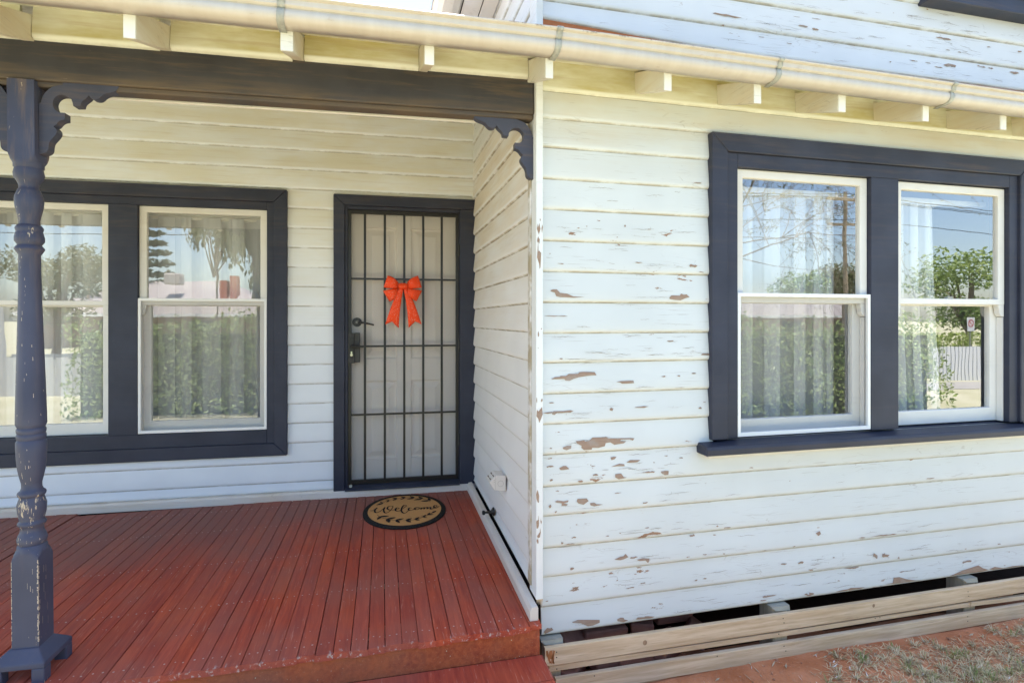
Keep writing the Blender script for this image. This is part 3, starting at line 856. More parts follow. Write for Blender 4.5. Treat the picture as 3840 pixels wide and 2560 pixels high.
# ------------------------------------------------------------------ return wall
ret = root('return_wall', (XR, 3.2, 0.05), 'dusty white weatherboard side wall between the front door and the house corner', 'wall')
for kk in range(-9, 9):
    z0 = 1.192 + 0.1362 * kk
    if z0 < 0.08:
        z1 = z0 + 0.1362
        weatherboard(ret, M_ret, 2.432, 4.055, z0, z1, fR, 'y', zc=lambda t: deck_z(t) + 0.074)
        continue
    weatherboard(ret, M_ret, 2.432, 4.055, z0, z0 + 0.1362, fR, 'y')
for kk in range(9, 18):
    z0 = 1.192 + 0.1362 * kk
    weatherboard(ret, M_gable, 2.432, 7.5, z0, z0 + 0.1362, fR, 'y')
box('wall_lining', XR + 0.024, XR + 0.032, 2.40, 7.6, -0.2, 3.4, M_dark, ret)
# skirting that stands clear of the boards on the deck
sk = MB()
ys = [2.292, 4.00]
prof = [(0.643, 0.0), (0.643, 0.040), (0.652, 0.058), (0.676, 0.062), (0.681, 0.055), (0.681, 0.0)]
sk.prism(prof, lambda p, t: (p[0], t, p[1] + deck_z(t) + 0.001), ys[0], ys[1])
sk.obj('skirting_board', M_skirt, ret, bevel=0.0015)

# ------------------------------------------------------------------ verandah wall
ver = vroot('verandah_wall', (-1.6, VW, 0.0), 'cream and pale blue weatherboard wall under the verandah, with window and front door', 'wall')
UL = -4.4
for kk in range(-8, 14):
    z0 = 1.0725 + 0.1365 * kk
    z1 = z0 + 0.1365
    if z0 < 0.02:
        z0 = 0.052
    if z0 > 2.1:
        weatherboard(ver, M_ver, UL, -0.012, z0, z1, fV, 'x')
    elif z1 < 0.33 + 0.06 + 0.01:
        weatherboard(ver, M_ver, UL, -1.05, z0, z1, fV, 'x')
    elif z1 > 2.1:
        weatherboard(ver, M_ver, UL, -1.05, z0, z1, fV, 'x')
        weatherboard(ver, M_ver, -1.05, -0.012, z0 + 0.055, z1, fV, 'x')
    else:
        weatherboard(ver, M_ver, -1.40, -1.05, z0, z1, fV, 'x')
        weatherboard(ver, M_ver, UL, -3.39, z0, z1, fV, 'x')
lin = MB()
lin.box(UL, -3.35, VW + 0.026, VW + 0.035, -0.15, 3.3).box(-1.44, -1.01, VW + 0.026, VW + 0.035, -0.15, 3.3)
lin.box(-3.35, -1.44, VW + 0.026, VW + 0.035, -0.15, 0.40).box(-3.35, -1.44, VW + 0.026, VW + 0.035, 2.06, 3.3)
lin.box(-1.01, -0.15, VW + 0.026, VW + 0.035, 2.07, 3.3).box(-0.15, 0.1, VW + 0.026, VW + 0.035, -0.15, 3.3)
lin.obj('wall_lining', M_dark, ver)
sk = MB()
sk.prism([(VW - 0.028, 0.0), (VW - 0.028, 0.046), (VW - 0.020, 0.057), (VW + 0.02, 0.057), (VW + 0.02, 0.0)], lambda p, t: (t, p[0], p[1] - 0.004), UL, -0.055)
sk.obj('skirting_board', M_skirt, ver, bevel=0.0015)

# ------------------------------------------------------------------ windows
def frame_rect(x0, x1, z0, z1, y0, y1, ws, name, mat, parent, bevel=0.0015):
    """mitred rectangular frame; ws = (left, right, bottom, top) widths."""
    l, r, b, t = ws
    out = [(x0, z0), (x1, z0), (x1, z1), (x0, z1)]
    inn = [(x0 + l, z0 + b), (x1 - r, z0 + b), (x1 - r, z1 - t), (x0 + l, z1 - t)]
    v = [(x, y0, z) for x, z in out] + [(x, y0, z) for x, z in inn] + [(x, y1, z) for x, z in out] + [(x, y1, z) for x, z in inn]
    f = []
    for i in range(4):
        j = (i + 1) % 4
        f += [(i, j, 4 + j, 4 + i), (8 + j, 8 + i, 12 + i, 12 + j), (i, 8 + i, 8 + j, j), (4 + i, 4 + j, 12 + j, 12 + i)]
    return obj(name, v, f, mat, parent, bevel=bevel)

def casing_set(win, y, xo0, xo1, zt, zb, aw, xi0, xi1, zi_t, zi_b, mull, sill):
    """y = wall face.  architrave round the opening (head, two legs, apron), then the recessed frame and the mullion."""
    A, B_ = y - 0.026, y + 0.02
    def arch(poly):
        MB().prism(poly, lambda p, t: (p[0], t, p[1]), A, B_).obj('architrave', M_navy, win, bevel=0.004)
    g = 0.0004
    arch([(xo0, zt), (xo1, zt), (xo1 - aw, zt - aw), (xo0 + aw, zt - aw)])
    zbb = sill if sill else zb
    if sill:
        arch([(xo0, zbb), (xo0 + aw - g, zbb), (xo0 + aw - g, zt - aw - g), (xo0, zt - g)])
        arch([(xo1, zbb), (xo1, zt - g), (xo1 - aw + g, zt - aw - g), (xo1 - aw + g, zbb)])
    else:
        arch([(xo0, zb + g), (xo0 + aw - g, zb + aw + g), (xo0 + aw - g, zt - aw - g), (xo0, zt - g)])
        arch([(xo1, zb + g), (xo1, zt - g), (xo1 - aw + g, zt - aw - g), (xo1 - aw + g, zb + aw + g)])
        arch([(xo0, zb), (xo0 + aw, zb + aw), (xo1 - aw, zb + aw), (xo1, zb)])
    # raised inner bead on the architrave
    P, Q = y - 0.010, y + 0.10
    jb = MB()
    zl = sill if sill else zb + aw
    jb.box(xo0 + aw + g, xi0, P, Q, zl + g, zt - aw - g)
    jb.obj('jamb', M_navy, win, bevel=0.002)
    MB().box(xi1, xo1 - aw - g, P, Q, zl + g, zt - aw - g).obj('jamb', M_navy, win, bevel=0.002)
    MB().box(xi0 + g, xi1 - g, P, Q, zi_t, zt - aw - g).obj('head', M_navy, win, bevel=0.002)
    if not sill:
        MB().box(xi0 + g, xi1 - g, P, Q, zb + aw + g, zi_b).obj('frame_bottom', M_navy, win, bevel=0.002)
    m0, m1 = mull
    MB().box(m0, m1, P, Q, zi_b + g, zi_t - g).obj('mullion', M_navy, win, bevel=0.002)

def sash_pair(win, y, x0, x1, zt, zm0, zm1, zb, screen):
    U0, U1 = y + 0.014, y + 0.046
    L0, L1 = y + 0.050, y + 0.082
    st = 0.046
    frame_rect(x0 + .001, x1 - .001, zm0, zt - .001, U0, U1, (st, st, zm1 - zm0, 0.042), 'upper_sash', M_sash, win, 0.003)
    frame_rect(x0 + .001, x1 - .001, zb + .001, zm1 - 0.004, L0, L1, (0.058, 0.058, 0.075, 0.036), 'lower_sash', M_sash, win, 0.003)
    v = [(x0 + st, U0 + .016, zm1), (x1 - st, U0 + .016, zm1), (x1 - st, U0 + .016, zt - .042), (x0 + st, U0 + .016, zt - .042)]
    obj('pane', v, [(0, 1, 2, 3)], M_glass, win)
    v = [(x0 + .058, L0 + .016, zb + .075), (x1 - .058, L0 + .016, zb + .075), (x1 - .058, L0 + .016, zm1 - .04), (x0 + .058, L0 + .016, zm1 - .04)]
    obj('pane', v, [(0, 1, 2, 3)], M_glass, win)
    for s_, xx in ((1, x0), (-1, x1)):
        pf = [(0, 0), (0.040, 0), (0.040, -0.016), (0.034, -0.030), (0.036, -0.040), (0.030, -0.056), (0.016, -0.066), (0, -0.068)]
        MB().prism([(xx + s_ * (.003 + a), zm0 + b) for a, b in pf], lambda p, t: (p[0], t, p[1]), U0 + 0.001, U1 - 0.001).obj('sash_horn', M_sash, win, bevel=0.002)
    # parting beads beside the lower sash
    for a, b in ((x0 + .001, x0 + .014), (x1 - .014, x1 - .001)):
        MB().box(a, b, U0 + 0.006, L0 - 0.002, zb + .002, zm0 - 0.07).obj('parting_bead', M_sash, win)
    MB().box((x0 + x1) / 2 - .02, (x0 + x1) / 2 + .02, U0 + .004, U0 + .03, zm1 + .001, zm1 + .012).obj('sash_lock', M_galv, win, bevel=0.003)
    if screen:
        frame_rect(x0 + .002, x1 - .002, zb + .004, zm1 + .010, y - 0.008, y + 0.008, (0.017, 0.017, 0.019, 0.019), 'flyscreen_frame', M_alu, win, 0.001)
        v = [(x0 + .019, y + .002, zb + .022), (x1 - .019, y + .002, zb + .022), (x1 - .019, y + .002, zm1 - .008), (x0 + .019, y + .002, zm1 - .008)]
        obj('flyscreen_mesh', v, [(0, 1, 2, 3)], M_mesh, win)

def part(name, parent, org):
    e = bpy.data.objects.new(name, None)
    C.objects.link(e)
    e.parent = parent
    e.location = Vector(org) - ORG[parent.name]
    ORG[e.name] = Vector(org)
    e.empty_display_size = 0.1
    return e

fw = part('window', front_wall, (2.59, YF, 0.61))
casing_set(fw, YF, 1.558, 3.615, 2.153, 0.6, 0.088, 1.709, 3.463, 1.997, 0.674, (2.508, 2.686), 0.674)
sash_pair(fw, YF, 1.709, 2.508, 1.997, 1.336, 1.374, 0.676, True)
sash_pair(fw, YF, 2.686, 3.463, 1.994, 1.336, 1.368, 0.676, False)
sl = MB()
sl.prism([(YF - 0.075, 0.612), (YF - 0.078, 0.640), (YF - 0.072, 0.656), (YF + 0.09, 0.6735), (YF + 0.09, 0.612)], lambda p, t: (t, p[0], p[1]), 1.497, 3.70)
sl.obj('window_sill', M_navy, fw, bevel=0.004)
box('sill_mould', 1.535, 3.66, YF - 0.030, YF + 0.02, 0.588, 0.6115, M_sash, fw, bevel=0.008, seg=2)

vw = part('window', ver, (-2.4, VW, 0.31))
casing_set(vw, VW, -3.41, -1.376, 2.150, 0.316, 0.086, -3.283, -1.509, 2.012, 0.492, (-2.482, -2.310), None)
sash_pair(vw, VW, -2.310, -1.509, 2.012, 1.350, 1.386, 0.494, True)
sash_pair(vw, VW, -3.283, -2.482, 2.012, 1.346, 1.376, 0.494, False)

# ------------------------------------------------------------------ rooms behind the glass, curtains
def room(name, vs_box, frame):
    x0, x1, y0, y1, z0, z1 = vs_box
    v = [frame @ Vector(p) for p in [(x0, y0, z0), (x1, y0, z0), (x1, y1, z0), (x0, y1, z0), (x0, y0, z1), (x1, y0, z1), (x1, y1, z1), (x0, y1, z1)]]
    o = obj(name, v, [(0, 1, 2, 3), (7, 6, 5, 4), (2, 6, 7, 3), (1, 5, 6, 2), (0, 3, 7, 4)], M_plaster)
    o['kind'] = 'structure'
    return o
room('front_room_interior', (0.76, XE, 2.40, 5.5, 0.02, 2.95), Matrix.Identity(4))
room('hall_interior', (UL, 0.0, VW + 0.11, 4.2, 0.02, 2.95), VMAT)

def curtain(label, x0, x1, y, z0, z1, seed, rt, pivot, dens=9.0, flare=0.0, group='sheer curtains behind the window panes'):
    rg = random.Random(seed)
    r = root('curtain', ((x0 + x1) / 2, y, z0), label, 'curtain', group, rt, pivot)
    n = int((x1 - x0) * 90)
    V = []
    rows = 7
    ph = rg.uniform(0, 6)
    fold = []
    x = x0
    # flat pleats of uneven width with soft returns
    t = 0
    pl = []
    while t < 1:
        pl.append(t); t += rg.uniform(0.07, 0.17)
    pl.append(1.0)
    for i in range(n + 1):
        s = i / n
        k_ = max(j for j in range(len(pl)) if pl[j] <= s + 1e-9)
        k2 = min(k_ + 1, len(pl) - 1)
        q = (s - pl[k_]) / max(pl[k2] - pl[k_], 1e-6)
        dep = 0.045 * (0.5 - 0.5 * cos(pi * min(1, q * 1.35))) if k_ % 2 == 0 else 0.045 * (0.5 + 0.5 * cos(pi * min(1, q * 1.35)))
        for j in range(rows):
            h = j / (rows - 1)
            V.append((x0 + (x1 - x0) * s + flare * s * (1 - h) ** 2 + 0.004 * sin(5 * h + s * 20), y + dep * (1.15 - 0.3 * h), z0 + (z1 - z0) * h))
    F = [(i * rows + j, (i + 1) * rows + j, (i + 1) * rows + j + 1, i * rows + j + 1) for i in range(n) for j in range(rows - 1)]
    obj('fabric', V, F, M_sheer, r, smooth=True)
    s = 0.0
    while s < 0.97:
        s += rg.uniform(0.03, 0.12)
        wd = rg.uniform(0.06, 0.13)
        if s + wd > 1: break
        pv, m = [], 6
        for i in range(5):
            q = s + wd * i / 4
            for j in range(m):
                h = j / (m - 1)
                pv.append((x0 + (x1 - x0) * q + flare * q * (1 - h) ** 2, y - 0.012 - 0.014 * sin(pi * i / 4), z0 + (z1 - z0) * h))
        obj('pleat', pv, [(i * m + j, (i + 1) * m + j, (i + 1) * m + j + 1, i * m + j + 1) for i in range(4) for j in range(m - 1)], M_sheer, r, smooth=True)
        s += wd
    box('heading_tape', x0, x1, y + 0.004, y + 0.040, z1 - 0.012, z1 + 0.006, M_track, r)
    return r
curtain('sheer curtain behind the left sash of the front room window', 1.70, 2.46, YF + 0.19, 0.70, 1.93, 2, 0, (0, 0, 0))
curtain('sheer curtain ending partway across the right front room sash, dark gap beside it', 2.72, 3.20, YF + 0.19, 0.70, 1.93, 4, 0, (0, 0, 0), flare=0.07)
curtain('sheer curtain behind the verandah window sash next to the front door', -2.32, -1.42, VW + 0.19, 0.45, 1.97, 7, ROT, PIV)
curtain('sheer curtain behind the verandah window sash that the turned post crosses', -3.32, -2.42, VW + 0.19, 0.45, 1.97, 9, ROT, PIV)
tk = box('curtain_rail', 1.66, 3.52, YF + 0.15, YF + 0.21, 1.922, 1.950, M_track, None, bevel=0.004)
tag(tk, 'white curtain rail across the top of the front room window', 'curtain rail')
tk = box('curtain_rail', -3.36, -1.44, 0, 0.06, 0, 0.03, M_track, None, bevel=0.004)
tk.matrix_world = VMAT @ Matrix.Translation((-2.4, VW + 0.2, 1.977))
tag(tk, 'white curtain rail across the top of the verandah window', 'curtain rail')

# ------------------------------------------------------------------ front door, screen door
df = part('door_frame', ver, (-0.58, VW, 0.0))
A, B_ = VW - 0.028, VW + 0.02
def arch(poly):
    MB().prism(poly, lambda p, t: (p[0], t, p[1]), A, B_).obj('architrave', M_navy, df, bevel=0.004)
arch([(-1.068, 2.138), (-0.058, 2.138), (-0.058, 2.062), (-0.992, 2.062)])
arch([(-1.068, 0.046), (-0.992, 0.046), (-0.992, 2.0615), (-1.068, 2.1375)])
arch([(-0.178, 0.046), (-0.058, 0.046), (-0.058, 2.0615), (-0.178, 2.0615)])
for a, b in ((-0.9915, -0.972), (-0.184, -0.1785)):
    MB().box(a, b, VW - 0.012, VW + 0.12, 0.05, 2.0615).obj('jamb', M_navy, df, bevel=0.002)
MB().box(-0.972, -0.184, VW - 0.012, VW + 0.12, 2.038, 2.0615).obj('head', M_navy, df, bevel=0.002)
MB().prism([(VW - 0.045, 0.046), (VW - 0.045, 0.058), (VW + 0.0, 0.076), (VW + 0.12, 0.076), (VW + 0.12, 0.046)], lambda p, t: (t, p[0], p[1]), -0.99, -0.18).obj('threshold', M_navy, df, bevel=0.002)

dr = part('front_door', ver, (-0.58, VW + 0.075, 0.08))
y0 = VW + 0.075
panels = [(-0.868, -0.632, 0.968, 1.925), (-0.530, -0.294, 0.968, 1.925), (-0.868, -0.632, 0.235, 0.805), (-0.530, -0.294, 0.235, 0.805)]
rails = MB()
xs = [-0.971, -0.868, -0.632, -0.530, -0.294, -0.185]
zs = [0.078, 0.235, 0.805, 0.968, 1.925, 2.037]
# stiles and rails butt end to end
for a, b in ((xs[0], xs[1]), (xs[2], xs[3]), (xs[4], xs[5])):
    MB().box(a, b, y0, y0 + 0.04, zs[0], zs[5]).obj('stile', M_door, dr, bevel=0.002)
for a, b in ((xs[1], xs[2]), (xs[3], xs[4])):
    for c_, d_ in ((zs[0], zs[1]), (zs[2], zs[3]), (zs[4], zs[5])):
        MB().box(a + .0003, b - .0003, y0 + 0.0003, y0 + 0.04, c_, d_).obj('rail', M_door, dr, bevel=0.002)
for x0, x1, z0, z1 in panels:
    m = MB()
    i1, i2 = 0.018, 0.058
    ring = lambda i: [(x0 + i, z0 + i), (x1 - i, z0 + i), (x1 - i, z1 - i), (x0 + i, z1 - i)]
    lv = [(ring(0.0), y0 + 0.014), (ring(0.006), y0 + 0.020), (ring(i1), y0 + 0.020), (ring(i2), y0 + 0.006)]
    v = [(x, yy, z) for rr, yy in lv for x, z in rr]
    f = []
    for q in range(3):
        for i in range(4):
            j = (i + 1) % 4
            f.append((q * 4 + i, q * 4 + j, q * 4 + 4 + j, q * 4 + 4 + i))
    f.append((12, 13, 14, 15))
    m.add(v, f)
    m.obj('door_panel', M_door, dr)
kn = MB()
kn.tube([(-0.914, y0 - 0.001, 1.235), (-0.914, y0 - 0.016, 1.235)], 0.033, 24)
kn.tube([(-0.914, y0 - 0.016, 1.235), (-0.914, y0 - 0.035, 1.235)], 0.014, 16)
kn.tube([(-0.914, y0 - 0.03, 1.235), (-0.86, y0 - 0.034, 1.230), (-0.795, y0 - 0.028, 1.215)], [0.008, 0.007, 0.006], 8)
kn.obj('lever_handle', M_black, dr)
kn = MB()
kn.tube([(-0.914, y0 - 0.034, 1.235), (-0.914, y0 - 0.037, 1.235)], 0.009, 16)
kn.obj('lock_cylinder', M_galv, dr)

sd = part('screen_door', ver, (-0.58, VW - 0.01, 0.08))
y0, y1 = VW - 0.006, VW + 0.016
frame_rect(-0.970, -0.186, 0.082, 2.034, y0, y1, (0.021, 0.021, 0.030, 0.026), 'door_rail_frame', M_black, sd, 0.0015)
for u in (-0.8546, -0.7163, -0.5793, -0.4436, -0.3095):
    box('bar', u - 0.0082, u + 0.0082, y0 - 0.003, y0 + 0.0105, 0.100, 2.020, M_black, sd, bevel=0.001)
for z in (1.5455, 1.063, 0.574):
    box('cross_bar', -0.950, -0.206, y0 + 0.0108, y0 + 0.021, z - 0.0068, z + 0.0068, M_black, sd, bevel=0.001)
obj('insect_mesh', [(-0.95, y1 + .006, .11), (-0.206, y1 + .006, .11), (-0.206, y1 + .006, 2.01), (-0.95, y1 + .006, 2.01)], [(0, 1, 2, 3)], sheer_mat('insect_mesh_grey', (0.20, 0.195, 0.19), 0.18, 0.0), sd)
lk = MB()
lk.box(-0.969, -0.925, y0 - 0.012, y1 + 0.01, 0.946, 1.158)
lk.box(-0.925, -0.890, y0 - 0.006, y1 + 0.008, 0.950, 1.160)
lk.obj('lock_box', M_lock, sd, bevel=0.002)
box('lock_plate', -0.960, -0.932, y0 - 0.0155, y0 - 0.012, 0.982, 1.128, M_black, sd, bevel=0.001)
hd = MB()
hd.tube([(-0.944, y0 - 0.012, 1.066), (-0.944, y0 - 0.048, 1.066), (-0.93, y0 - 0.056, 1.066), (-0.862, y0 - 0.050, 1.064)], [0.010, 0.010, 0.0095, 0.0085], 12)
hd.obj('lever_handle', M_black, sd, smooth=True)
kp = MB()
kp.tube([(-0.946, y0 - 0.0155, 1.004), (-0.946, y0 - 0.019, 1.004)], 0.0095, 16)
kp.box(-0.951, -0.941, y0 - 0.019, y0 - 0.0155, 1.005, 1.028)
kp.obj('key_cylinder', plain('brass_key_plate', (0.75, 0.72, 0.55), 0.3, 0.8), sd)
for z in (0.33, 1.02, 1.72):
    hg = MB(); hg.tube([(-0.184, y0 - 0.004, z), (-0.184, y0 - 0.004, z + 0.085)], 0.0075, 10)
    hg.obj('hinge', M_lock, sd)
ro = MB(); ro.tube([(-0.952, y0 - 0.002, 0.075), (-0.952, y0 - 0.016, 0.075)], 0.011, 14)
ro.obj('steel_stud', M_galv, sd)

# ------------------------------------------------------------------ red bow on the screen door
bow = vroot('ribbon_bow', (-0.5895, VW - 0.012, 1.19), 'red glitter ribbon bow with two swallowtails tied to the screen door bars', 'bow')
BU, BV, BZ = -0.5895, VW - 0.012, 1.4968
def loop(inner_t, inner_b, outer_t, outer_b, mid_t, mid_b, name='loop'):
    V, n, m = [], 16, 7
    for i in range(n + 1):
        s = i / n
        def q(a, b, c):
            return tuple((1 - s) ** 2 * a[k] + 2 * s * (1 - s) * b[k] + s * s * c[k] for k in (0, 1))
        top = q(inner_t, mid_t, outer_t); bot = q(inner_b, mid_b, outer_b)
        d = 0.012 + 0.030 * sin(pi * (s ** 0.8) * 0.93) ** 0.8 * (1 if s < 0.97 else 0.8)
        for j in range(m):
            t = j / (m - 1)
            V.append((BU + top[0] + (bot[0] - top[0]) * t, BV - d - 0.010 * sin(pi * t), BZ + top[1] + (bot[1] - top[1]) * t))
    k0 = len(V)
    for i in range(n + 1):            # the band returns to the knot behind
        s = 1 - i / n
        def q(a, b, c):
            return tuple((1 - s) ** 2 * a[k] + 2 * s * (1 - s) * b[k] + s * s * c[k] for k in (0, 1))
        top = q(inner_t, mid_t, outer_t); bot = q(inner_b, mid_b, outer_b)
        d = 0.016 + (0.030 * sin(pi * 0.93) ** 0.8 * 0.8) * s ** 3 - 0.006 * sin(pi * s)
        for j in range(m):
            t = j / (m - 1)
            V.append((BU + top[0] * 0.985 + (bot[0] - top[0]) * t, BV - d * 0.6, BZ + top[1] + (bot[1] - top[1]) * t))
    rows = 2 * (n + 1)
    F = [(i * m + j, (i + 1) * m + j, (i + 1) * m + j + 1, i * m + j + 1) for i in range(rows - 1) for j in range(m - 1)]
    o = obj(name, V, F, M_bow, bow, smooth=True)
    sdm = o.modifiers.new('thickness', 'SOLIDIFY'); sdm.thickness = 0.0012
    return o
loop((-0.031, 0.024), (-0.031, -0.021), (-0.1065, 0.0725), (-0.1345, -0.0126), (-0.062, 0.062), (-0.080, -0.025))
loop((0.0315, 0.025), (0.032, -0.021), (0.1065, 0.0742), (0.1333, -0.011), (0.058, 0.058), (0.086, -0.023))
loop((-0.032, -0.0223), (-0.033, -0.057), (-0.1394, -0.0376), (-0.0955, -0.1135), (-0.082, -0.022), (-0.058, -0.108))
loop((0.0325, -0.0216), (0.0346, -0.056), (0.1355, -0.0346), (0.0965, -0.1105), (0.084, -0.024), (0.066, -0.103))
def tail(l, r, tips, lift):
    V = []; n = 12
    for i in range(n + 1):
        s = i / n
        def q(p):
            return (p[0][0] * (1 - s) + p[1][0] * s + 0.010 * sin(pi * s) * (1 if p[0][0] + p[1][0] > 0 else -1) * 0.6, p[0][1] * (1 - s) + p[1][1] * s)
        a, b = q(l), q(r)
        for j in range(5):
            t = j / 4
            notch = (0.034 * (1 - abs(2 * t - 1))) * s ** 8
            V.append((BU + a[0] + (b[0] - a[0]) * t, BV - lift - 0.012 * sin(pi * s) - 0.006 * sin(pi * t) * (1 - s), BZ + a[1] + (b[1] - a[1]) * t + notch))
    F = [(i * 5 + j, (i + 1) * 5 + j, (i + 1) * 5 + j + 1, i * 5 + j + 1) for i in range(n) for j in range(4)]
    o = obj('tail', V, F, M_bow, bow, smooth=True)
    sdm = o.modifiers.new('thickness', 'SOLIDIFY'); sdm.thickness = 0.0012
tail(((-0.024, -0.012), (-0.1233, -0.2786)), ((0.006, -0.012), (-0.0286, -0.3044)), None, 0.030)
tail(((0.002, -0.012), (0.0407, -0.3031)), ((0.030, -0.012), (0.1333, -0.278)), None, 0.026)
kp = []
V, F = [], []
for i in range(13):
    a = -0.5 * pi + pi * 1.0 * i / 12
    for j in range(7):
        t = j / 6 - 0.5
        bul = 1.0 - 0.18 * (2 * t) ** 2
        V.append((BU + 0.0008 + t * 0.064 * (0.94 + 0.06 * cos(a)), BV - 0.032 - 0.020 * cos(a) * bul, BZ - 0.003 + 0.0205 * sin(a) * bul))
F = [(i * 7 + j, (i + 1) * 7 + j, (i + 1) * 7 + j + 1, i * 7 + j + 1) for i in range(12) for j in range(6)]
o = obj('knot', V, F, M_bow, bow, smooth=True)
o.modifiers.new('thickness', 'SOLIDIFY').thickness = 0.0015
# ------------------------------------------------------------------ verandah roof: rafters, frieze boards, iron
roof = root('verandah_cover', (0.7, 2.35, 2.3), 'verandah and skirt roof with painted rafter tails and yellow-tinted frieze boards under the gutter', 'roof')
def roof_b(y):                    # underside of rafters
    return 2.2125 + (y - 2.087) * 0.352
RAF = [(-1.288, -1.250), (-0.8212, -0.7838), (-0.333, -0.290), (0.1731, 0.2098), (0.6489, 0.6812), (1.1685, 1.2039), (1.6035, 1.6406), (2.0495, 2.09), (2.5358, 2.573), (3.0247, 3.0653), (3.50, 3.54), (3.98, 4.02), (-1.76, -1.72), (-2.25, -2.21), (-2.74, -2.70), (-3.23, -3.19), (-3.7, -3.66)]
rg = random.Random(12)
for x0, x1 in RAF:
    dz = (-0.012 if 1.3 < x0 else 0.0) + rg.uniform(-0.003, 0.003)
    if x0 < 0: dz -= 0.030 * min(1.6, -x0)
    yb = 3.98 if x1 < 0.66 else 2.372
    skw = 0.0
    pts = [(2.087, roof_b(2.087) + dz), (2.087, roof_b(2.087) + dz + 0.098), (yb, roof_b(yb) + dz + 0.098), (yb, roof_b(yb) + dz)]
    if x1 < 0.66:
        yf = 2.087
        pts = [(yf, roof_b(2.087) + dz)] + [(yf, roof_b(2.087) + dz + 0.098)] + pts[2:]
    else:
        yf = 2.087
    MB().prism(pts, lambda p, t: (t, p[0], p[1]), x0, x1).obj('rafter', M_rafter, roof, bevel=0.002)
    MB().box(x0 + .001, x1 - .001, yf - 0.003, yf - 0.0004, pts[0][1] + .001, pts[1][1] - .001).obj('rafter_end', M_raftend, roof)
# frieze boards between the rafters, standing on the beam (bullnosed lower edge)
rs = sorted(RAF)
for (a0, a1), (b0, b1) in zip(rs, rs[1:]):
    if b0 > 0.70:
        continue
    xm = (a1 + b0) / 2
    dy = 0.0419 * (0.70 - xm)
    f = lambda t, o_, z: (t, 2.328 + 0.0419 * (0.70 - t) - o_, z)
    weatherboard(roof, M_cream, a1 + 0.002, b0 - 0.002, 2.318 - 0.0105 * max(0, min(2, 0.7 - xm)), 2.45, f, 'x')
# roof sheets (corrugated iron), skirt and verandah
def iron(name, x0, x1, y0, z0, y1, z1, parent, mat, pitch=0.076, sub=4, amp=0.008):
    n = int((x1 - x0) / pitch * sub)
    V = []
    for i in range(n + 1):
        x = x0 + (x1 - x0) * i / n
        h = amp * sin(2 * pi * i / sub)
        V += [(x, y0, z0 + h), (x, y1, z1 + h)]
    F = [(2 * i, 2 * i + 2, 2 * i + 3, 2 * i + 1) for i in range(n)]
    o = obj(name, V, F, mat, parent)
    return o
iron('roof_sheet', 0.70, XE, 2.02, roof_b(2.02) + 0.135, 2.358, roof_b(2.358) + 0.135, roof, M_iron)
iron('roof_sheet', UL, 0.70, 2.02, roof_b(2.02) + 0.135, 4.3, roof_b(4.3) + 0.135, roof, M_iron)
MB().add([(UL, 2.36, roof_b(2.36) + .112), (0.69, 2.36, roof_b(2.36) + .112), (0.69, 4.03, roof_b(4.03) + .112), (UL, 4.15, roof_b(4.15) + .112)], [(0, 1, 2, 3)]).obj('ceiling_lining', M_cream, roof)
MB().add([(0.70, 2.095, roof_b(2.095) + .104), (XE, 2.095, roof_b(2.095) + .104), (XE, 2.36, roof_b(2.36) + .104), (0.70, 2.36, roof_b(2.36) + .104)], [(0, 1, 2, 3)]).obj('eave_lining', M_cream, roof)
MB().add([(UL, 2.095 + .0419 * 2.5, roof_b(2.095) + .102), (0.6995, 2.095, roof_b(2.095) + .104), (0.6995, 2.36, roof_b(2.36) + .104), (UL, 2.52, roof_b(2.42) + .104)], [(0, 1, 2, 3)]).obj('eave_lining', M_cream, roof)

# ------------------------------------------------------------------ gutter with straps
gut = root('gutter', (0.7, 2.0, 2.255), 'cream metal gutter with galvanised straps running along the whole front eave', 'gutter')
GP = [(2.083, 2.288), (2.038, 2.285), (2.024, 2.2875), (2.013, 2.294), (2.0075, 2.303), (2.006, 2.313), (2.0085, 2.323), (2.0145, 2.330), (2.0150, 2.334), (2.006, 2.337), (2.0035, 2.340), (2.0030, 2.3585), (1.998, 2.3595), (1.993, 2.362), (1.991, 2.366), (1.994, 2.370), (1.999, 2.3705), (2.003, 2.367)]
def gpath(x):
    """(dy, dz) of the gutter line: the verandah half turns slightly and falls."""
    if x > 0.7:
        return 0.0, -0.007 * (x - 0.7)
    s = 0.7 - x
    return 0.0, -0.014 * s
xs = [UL, -3.5, -2.5, -1.5, -0.7, 0.0, 0.70, 0.75, 1.7, 2.7, 3.7, XE]
def gsweep(prof, xs, off=0.0):
    V, m = [], len(prof)
    for x in xs:
        dy, dz = gpath(x)
        for i, (y, z) in enumerate(prof):
            a = prof[max(i - 1, 0)]; b = prof[min(i + 1, m - 1)]
            ty, tz = b[0] - a[0], b[1] - a[1]
            l = math.hypot(ty, tz) or 1
            V.append((x, y + dy - off * (-tz) / l * -1, z + dz - off * ty / l * -1) if off else (x, y + dy, z + dz))
    F = [(i * m + j, (i + 1) * m + j, (i + 1) * m + j + 1, i * m + j + 1) for i in range(len(xs) - 1) for j in range(m - 1)]
    return V, F
V, F = gsweep(GP, xs)
o = obj('gutter_trough', V, F, M_gutter, gut, smooth=True)
o.data.set_sharp_from_angle(angle=radians(35))
o.modifiers.new('thickness', 'SOLIDIFY').thickness = 0.0015
